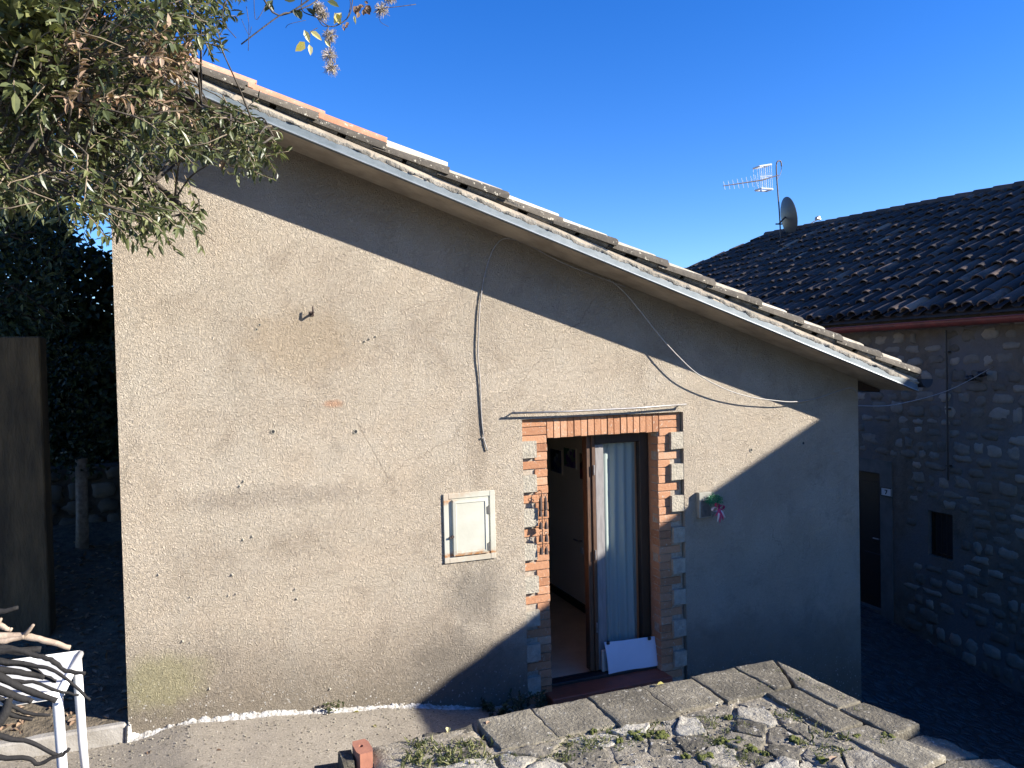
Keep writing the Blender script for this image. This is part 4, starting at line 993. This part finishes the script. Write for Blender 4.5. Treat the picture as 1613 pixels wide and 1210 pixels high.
def stick(path, r, mat, lab, side=()):
    pts=[onY(*p) for p in path]; sp=smoothpath(pts,4); n=len(sp)
    mb=MB(); rs=[max(.003,(r*(1-.45*i/(n-1)))*(1+.18*nz(i*1.3,r*90,len(path)))) for i in range(n)]
    sp=[p+V((nz(i*.7,r*50),nz(i*.9,r*70),nz(i*.8,r*33)))*.006 for i,p in enumerate(sp)]
    mb.tube(sp,rs,9,.5,0,wob=.10)
    for s in side:
        q=smoothpath([onY(*p) for p in s],4); mb.tube(q,[max(.003,r*.6*(1-.5*i/len(q))) for i in range(len(q))],8,.5,0,wob=.1)
    return tag(mb.build('stick',mat,smooth=True,org=pts[0]),lab,'stick','firewood sticks piled on the white table')
D_,Pm=M['stick_dark'],M['stick_pale']
stick([(-60,1000,-.95),(0,1002,-.95),(40,1003,-.95),(70,1008,-.95),(111,1021,-.95)],.022,Pm,'pale thick forked stick on top of the pile, reaching the table corner',[[(34,1004,-.95),(44,995,-.97),(53,984,-.98)]])
stick([(-60,1012,-1.0),(0,1010,-1.0),(22,1008,-1.0),(38,1002,-1.0)],.016,Pm,'short pale stick just left of the forked one')
stick([(-50,980,-.9),(0,985,-.92),(10,992,-.93),(19,991,-.93)],.017,Pm,'pale broken stump at the left edge above the forked stick',[[(-4,986,-.92),(2,974,-.93)]])
stick([(-60,966,-.75),(0,963,-.75),(28,958,-.75)],.017,D_,'topmost dark stick, sticking out alone above the pile')
stick([(-60,1030,-1.15),(0,1026,-1.15),(26,1025,-1.15),(55,1032,-1.16),(79,1040,-1.17),(103,1056,-1.18),(134,1061,-1.2)],.016,D_,'long dark stick with the tip farthest right beyond the table')
stick([(-60,1036,-1.05),(0,1022,-1.05),(30,1026,-1.05),(64,1022,-1.04)],.026,D_,'thick dark stick lying right below the pale forked one')
stick([(-60,1038,-1.25),(0,1042,-1.25),(43,1049,-1.26),(67,1064,-1.27),(88,1074,-1.28)],.017,D_,'dark stick with a blunt thick end over the table top')
stick([(-20,1040,-1.3),(48,1047,-1.3),(79,1056,-1.32),(108,1071,-1.33),(141,1104,-1.34)],.011,D_,'dark stick curving down past the near right corner')
stick([(-40,1068,-1.34),(29,1073,-1.34),(57,1077,-1.35),(91,1088,-1.36),(123,1096,-1.36)],.010,D_,'thin straight dark stick ending beyond the near table leg')
stick([(-60,1050,-1.36),(0,1066,-1.36),(36,1085,-1.37),(89,1103,-1.37)],.022,D_,'thick dark stick ending above the near table leg')
stick([(-60,1075,-1.40),(0,1087,-1.40),(30,1100,-1.40),(50,1104,-1.4)],.022,D_,'thick dark stick in the lower middle of the pile')
stick([(-60,1085,-1.44),(0,1100,-1.44),(36,1123,-1.44),(80,1126,-1.44)],.012,D_,'thin dark stick hanging lowest over the table edge')
stick([(-60,1062,-1.3),(0,1055,-1.3),(40,1062,-1.3),(70,1066,-1.3)],.020,D_,'dark stick crossing the middle of the pile')
stick([(-60,1100,-1.42),(-10,1112,-1.42),(20,1128,-1.43),(52,1132,-1.43)],.016,D_,'dark stick drooping at the left beneath the pile')
stick([(-40,1180,-1.5),(-14,1150,-1.5),(8,1125,-1.48),(14,1100,-1.46)],.030,D_,'thickest dark stick standing upright at the left edge')
stick([(-40,1150,-1.5),(10,1162,-1.5),(48,1171,-1.5),(93,1190,-1.5),(108,1180,-1.5)],.013,D_,'dark stick bent upward at its tip across the near table leg')
stick([(-40,1190,-1.54),(0,1193,-1.54),(43,1196,-1.54),(62,1203,-1.54),(97,1188,-1.54)],.013,D_,'lowest dark stick, crossing in front of the near table leg')

# ------------------------------------------------------------------ tree over the left corner
random.seed(41)
tree=thing('evergreen_tree',(-1.75,-1.6,.1),'evergreen tree with glossy narrow leaves overhanging the upper left of the house','tree')
tk=MB(); tp=smoothpath([(-1.75,-1.6,.0),(-1.7,-1.55,1.2),(-1.55,-1.6,2.4),(-1.35,-1.7,3.4),(-1.1,-1.7,4.4),(-.9,-1.6,5.4)],5); tk.tube(tp,[.16-.004*i for i in range(len(tp))],12,wob=.06); tk.build('trunk',M['bark'],tree,smooth=True)
bm=MB(); lv=MB(); tw2=MB()
def twig(a, d, L, nl, Ls, Ws, m=0, t=(0,1), r=.0035, leafstart=.1, open_=.9):
    d=d.normalized(); pts=[a]; 
    for k in range(5):
        d=(d+V((U(-.22,.22),U(-.22,.22),U(-.25,.12)))).normalized(); pts.append(pts[-1]+d*(L/5))
    tw2.tube(pts,[r*(1-.13*k) for k in range(6)],4,U(0,1))
    for k in range(nl):
        u=leafstart+(1-leafstart)*k/max(1,nl-1); i=min(4,int(u*5)); f=u*5-i; p=pts[i].lerp(pts[i+1],min(1,f)); dd=(pts[i+1]-pts[i]).normalized()
        a1=U(0,6.28); s=dd.cross(V((.3,.2,1))).normalized(); q=dd.cross(s); out=(s*math.cos(a1)+q*math.sin(a1))
        ld=(dd*U(.35,1.0)+out*open_+V((0,0,-.18))); nr=(out*-.4+V((U(-.5,.5),U(-.6,.2),1)))
        mm,tt_=m,t
        lv.leaf(p,ld,nr,Ls*U(.65,1.2),Ws*U(.75,1.2),U(*tt_),mm,fold=U(.1,.4),curl=U(-.1,.3))
    return pts
def inpoly(x,y,poly):
    c=False; j=len(poly)-1
    for i in range(len(poly)):
        xi,yi=poly[i]; xj,yj=poly[j]
        if (yi>y)!=(yj>y) and x<(xj-xi)*(y-yi)/(yj-yi)+xi: c=not c
        j=i
    return c
# crown outline measured on the picture; every spray gets a true depth of its own
CR=[(-120,-90),(372,-90),(366,10),(335,62),(300,72),(285,88),(296,130),(330,160),(395,168),(428,188),(430,235),(395,262),(330,250),(270,240),(235,262),(225,300),(318,325),(318,345),(262,368),(225,385),(190,380),(172,345),(130,345),(100,332),(60,350),(30,330),(-120,345)]
limbs=[]
for tgt,yy in (((430,215),-1.5),((300,335),-1.7),((120,310),-2.2),((300,40),-1.2),((370,-60),-1.6),((60,150),-2.3),((200,210),-1.9),((250,120),-1.0),((20,280),-2.4)):
    e=onY(*tgt,yy); s=tp[random.randint(14,20)]; mid=(s+e)/2+V((0,0,U(.05,.3))); lp=smoothpath([s,mid,e],8); limbs.append(lp)
    bm.tube(lp,[.03*(1-.85*i/len(lp)) +.004 for i in range(len(lp))],7,wob=.05)
allp=[p for l in limbs for p in l[4:]]
cnt=0; g=0
while cnt<1250 and g<20000:
    g+=1; x=U(-110,440); y=U(-85,392)
    if not inpoly(x,y,CR): continue
    if x>300 and 90<y<160: continue
    yy=U(-2.6,-.75) if x<330 else U(-2.0,-1.0)
    e=onY(x,y,yy)
    if e.y>-.55: continue
    s=min(random.sample(allp,26),key=lambda p:(p-e).length); dirv=e-s
    st0=e-dirv.normalized()*U(.10,.20)
    if random.random()<.5: bm.tube(smoothpath([s,(s+st0)/2+V((0,0,U(-.02,.05))),st0],3),[.006,.006,.005,.005,.004,.0035,.003],4)
    brown = (nz(x*.02,y*.02,7)>.1 and 5<y<175 and 110<x<295 and yy<-1.2) or random.random()<.015
    young = x<90 and y<90
    twig(st0,dirv+V((U(-.3,.5),U(-.5,.2),U(-.5,.2)))*dirv.length*.8,U(.13,.22),random.randint(11,17),.050 if not young else .06,.0165 if not young else .032,1 if brown else 0,(0,1) if brown else ((.1,.95) if not young else (.55,1.1)))
    cnt+=1
for k in range(45):    # pale bare twigs
    x,y=U(0,420),U(10,370)
    if not inpoly(x,y,CR): continue
    a=onY(x,y,U(-2.6,-1.6)); d=V((U(-1,1),U(-.3,.3),U(-1,.4))).normalized(); tw2.tube([a,a+d*.08,a+d*.15+V((0,0,U(-.02,.02)))],.0018,4,.8)
bm.build('branches',M['bark'],tree,smooth=True); tw2.build('twigs',M['twig'],tree,smooth=True); lv.build('leaves',[M['leaf'],M['leaf_brown']],tree)
# dark inner crown and the trees farther back on the left
random.seed(44)
t2=thing('shaded_tree',(-1.9,2.4,.6),'dark bushy tree filling the shaded passage at the far left','tree')
lv=MB(); bm=MB()
leafcloud(lv,13000,(-3.2,-.45,1.9,3.4,2.2,5.2),.075,.03,lambda p: (p.z>2.95 or p.x<-.95) and p.x<-.66+.2*nz(p.z*2,p.y) and nz(p.x*2,p.y*2,p.z*2)>-.5,0)
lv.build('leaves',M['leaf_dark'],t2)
bm.tube(smoothpath([(-1.9,2.4,.4),(-1.85,2.4,2.0),(-1.6,2.5,3.4),(-1.3,2.5,4.6)],4),[.11-.005*i for i in range(13)],8,wob=.05)
for k in range(26):
    z0=U(2.6,4.2); e=V((U(-2.8,-.6),U(2,3.3),U(2.6,4.8))); bm.tube(smoothpath([(-1.75,2.42,z0*.75+.6),((-1.75+e.x)/2,(2.4+e.y)/2,(z0+e.z)/2),e],3),.012,5)
bm.build('trunk',M['bark'],t2,smooth=True)
# clematis vine with seed heads hanging in from the top
random.seed(52)
cv=thing('clematis_vine',(onY(520,-60,-2.2)),'clematis vine with yellow leaves and fluffy seed heads hanging against the sky','vine')
VY=-2.3; W2=lambda x,y,d=0: onY(x,y,VY+d)
stv=MB()
for path,r in (([(330,-60),(400,-20),(440,25),(500,-10)],.0035),([(380,70),(440,25),(458,20),(480,12),(500,0),(530,-30)],.0028),([(480,-20),(475,15),(500,28),(520,42),(540,35),(552,20),(556,-10)],.0022),([(500,28),(508,40),(518,42)],.0018),([(518,42),(514,52),(519,66),(521,80),(524,96),(522,108)],.0018),
    ([(545,-20),(552,5),(546,30),(532,38)],.0018),([(600,-40),(607,8),(612,12),(655,7)],.0016),([(598,20),(599,34),(612,42)],.0009),([(388,10),(392,40),(391,80)],.0012),([(380,30),(392,55),(396,42)],.0009),([(450,44),(456,38),(482,32)],.001),([(488,58),(490,50),(500,44)],.0014),([(360,-10),(350,30),(372,60)],.0016),([(400,-40),(402,30),(418,10)],.0013)):
    stv.tube(smoothpath([W2(x,y,U(-.02,.02)) for x,y in path],4),r,5)
stv.build('stem',M['bark'],cv,smooth=True)
lf=MB()
def L2(x,y,dx,dy,L,W,t,m): 
    p=W2(x,y); q=W2(x+dx,y+dy); lf.leaf(p,q-p,V((U(-.5,.5),-1,U(-.4,.4))),(q-p).length*L,(q-p).length*W,t,m,fold=.25,curl=.12)
for a in ((479,47,9,20,1,.42,.95,1),(488,49,20,14,1,.45,.75,1),(480,66,-14,15,1,.6,.55,1),(487,70,3,17,1,.5,1,1),(511,63,10,12,1,.42,1,1),(538,20,-12,17,1,.5,.9,1),(527,20,10,19,1,.5,.5,1),(470,15,4,16,1,.7,.35,0),(462,14,8,14,1,.5,.1,0),(448,1,20,-3,1,.4,.1,0),(482,13,16,12,1,.5,.1,0),(496,4,8,22,1,.6,.6,0),(515,2,20,8,1,.55,.5,0),(505,-2,18,-4,1,.5,.3,0),(558,24,2,14,1,.3,.9,1),(430,0,-14,18,1,.4,.4,0),(424,4,8,14,1,.4,.3,0),(500,10,-8,14,1,.5,.8,0)): L2(*a)
for k in range(18):
    x,y=U(560,582),U(2,20); L2(x,y,U(-9,9),U(-6,12),1,.7,U(0,.3),2)
for k in range(10):
    x,y=U(538,548),U(38,46); L2(x,y,U(-6,6),U(-5,6),1,.7,U(0,.4),2)
lf.build('leaves',[M['leaf'],M['leaf_yellow'],M['leaf_brown']],cv)
for (x,y,r) in ((520,56,12),(519,86,13),(521,106,12),(600,14,12),(508,22,11),(614,-4,10),(503,10,9)):
    fb=MB(); c=W2(x,y,U(-.02,.02)); R=(W2(x+r,y)-W2(x,y)).length
    for k in range(130):
        d=V((random.gauss(0,1),random.gauss(0,1),random.gauss(0,1)-.25)).normalized(); a=c+d*R*.25; b=a+d*R*U(.5,.8)+V((U(-1,1),U(-1,1),U(-1,.6)))*R*.18; e=b+V((U(-1,1),U(-1,1),U(-1.4,.2)))*R*.25
        fb.tube([a,b,e],[.0011,.0008,.0005],3,U(0,1),0,cap=False)
    for k in range(14):
        d=V((random.gauss(0,1),random.gauss(0,1),random.gauss(0,1))).normalized()*R*U(.1,.5); pebble(fb,c+d,.0022,.0022,.003,.0,.1,k,1)
    fb.build('seed_head',[M['fluff'],M['bark']],cv)

# ------------------------------------------------------------------ fallen leaves lying about
random.seed(90)
def fallen(px,py,z,L,lab,m,t):
    c=onZ(px,py,z); mb=MB(); a=U(0,6.28); mb.leaf(V((c.x,c.y,z+.006)),V((math.cos(a),math.sin(a),.25)),V((U(-.3,.3),U(-.3,.3),1)),L,L*.55,t,0,fold=.3,curl=.25)
    tag(mb.build('fallen_leaf',m,org=(c.x,c.y,z)),lab,'leaf','fallen leaves')
def pz(x): return prof(x)+.004
Ye,Bn=M['leaf_yellow'],M['leaf_brown']
fallen(266,1138,.235,.045,'bright orange fallen leaf near the house corner',Bn,.6)
fallen(484,1120,.19,.04,'brown curled leaf lying under the lime line, left of the yellow ones',Bn,.2)
fallen(566,1123,.145,.045,'round yellow leaf on the path beneath the lime line',Ye,.7)
fallen(622,1118,.11,.05,'yellow-brown leaf on the path beside a white chip near the shadow',Ye,.45)
fallen(236,1185,.22,.05,'brown leaf on the path close to the table legs',Bn,.3)
fallen(340,1184,.24,.035,'small dark brown leaf in the middle of the path',Bn,.1)
fallen(588,1144,.14,.04,'slim cream leaf in the middle of the sunlit path',Ye,1)
fallen(705,1156,.935,.045,'large cream leaf on the left end of the coping',Ye,1)
fallen(1046,1079,.957,.04,'brownish yellow leaf on the coping in front of the right jamb',Ye,.6)
fallen(766,1143,.945,.03,'small brown leaf on the first coping slab',Bn,.5)
fallen(1310,1204,.952,.06,'orange-brown leaf lying on the flagstones at the bottom edge',Bn,.7)

# ------------------------------------------------------------------ world, sun, camera
sc=bpy.context.scene
tosun=V((1,-.672,.537)).normalized()
el=math.asin(tosun.z)
w=bpy.data.worlds.new('World'); sc.world=w; w.use_nodes=True; nt=w.node_tree; bg=nt.nodes['Background']
sky=nt.nodes.new('ShaderNodeTexSky'); sky.sky_type='NISHITA'; sky.sun_disc=False; sky.sun_elevation=el
sky.sun_rotation=math.atan2(tosun.x,tosun.y); sky.air_density=1.0; sky.dust_density=.1; sky.ozone_density=4.0; sky.altitude=600
hs=nt.nodes.new('ShaderNodeHueSaturation'); hs.inputs['Saturation'].default_value=1.30; hs.inputs['Hue'].default_value=.517; hs.inputs['Value'].default_value=.86
nt.links.new(sky.outputs[0],hs.inputs['Color']); nt.links.new(hs.outputs[0],bg.inputs[0]); bg.inputs[1].default_value=.115
sl=bpy.data.lights.new('sun','SUN'); sl.energy=5.0; sl.angle=math.radians(.5); sl.color=(1,.94,.84)
so=bpy.data.objects.new('sun',sl); C.objects.link(so); so.rotation_euler=tosun.to_track_quat('Z','Y').to_euler()
cam=bpy.data.cameras.new('camera'); cam.sensor_width=36; cam.lens=36*FPX/1613; cam.clip_end=1000; cam.clip_start=.05
co=bpy.data.objects.new('camera',cam); C.objects.link(co)
R=Matrix((RX,UY,-FW)).transposed(); co.matrix_world=Matrix.Translation(CAM)@R.to_4x4()
sc.camera=co
sc.view_settings.view_transform='Standard'; sc.view_settings.look='None'; sc.view_settings.exposure=1.40; sc.view_settings.gamma=1
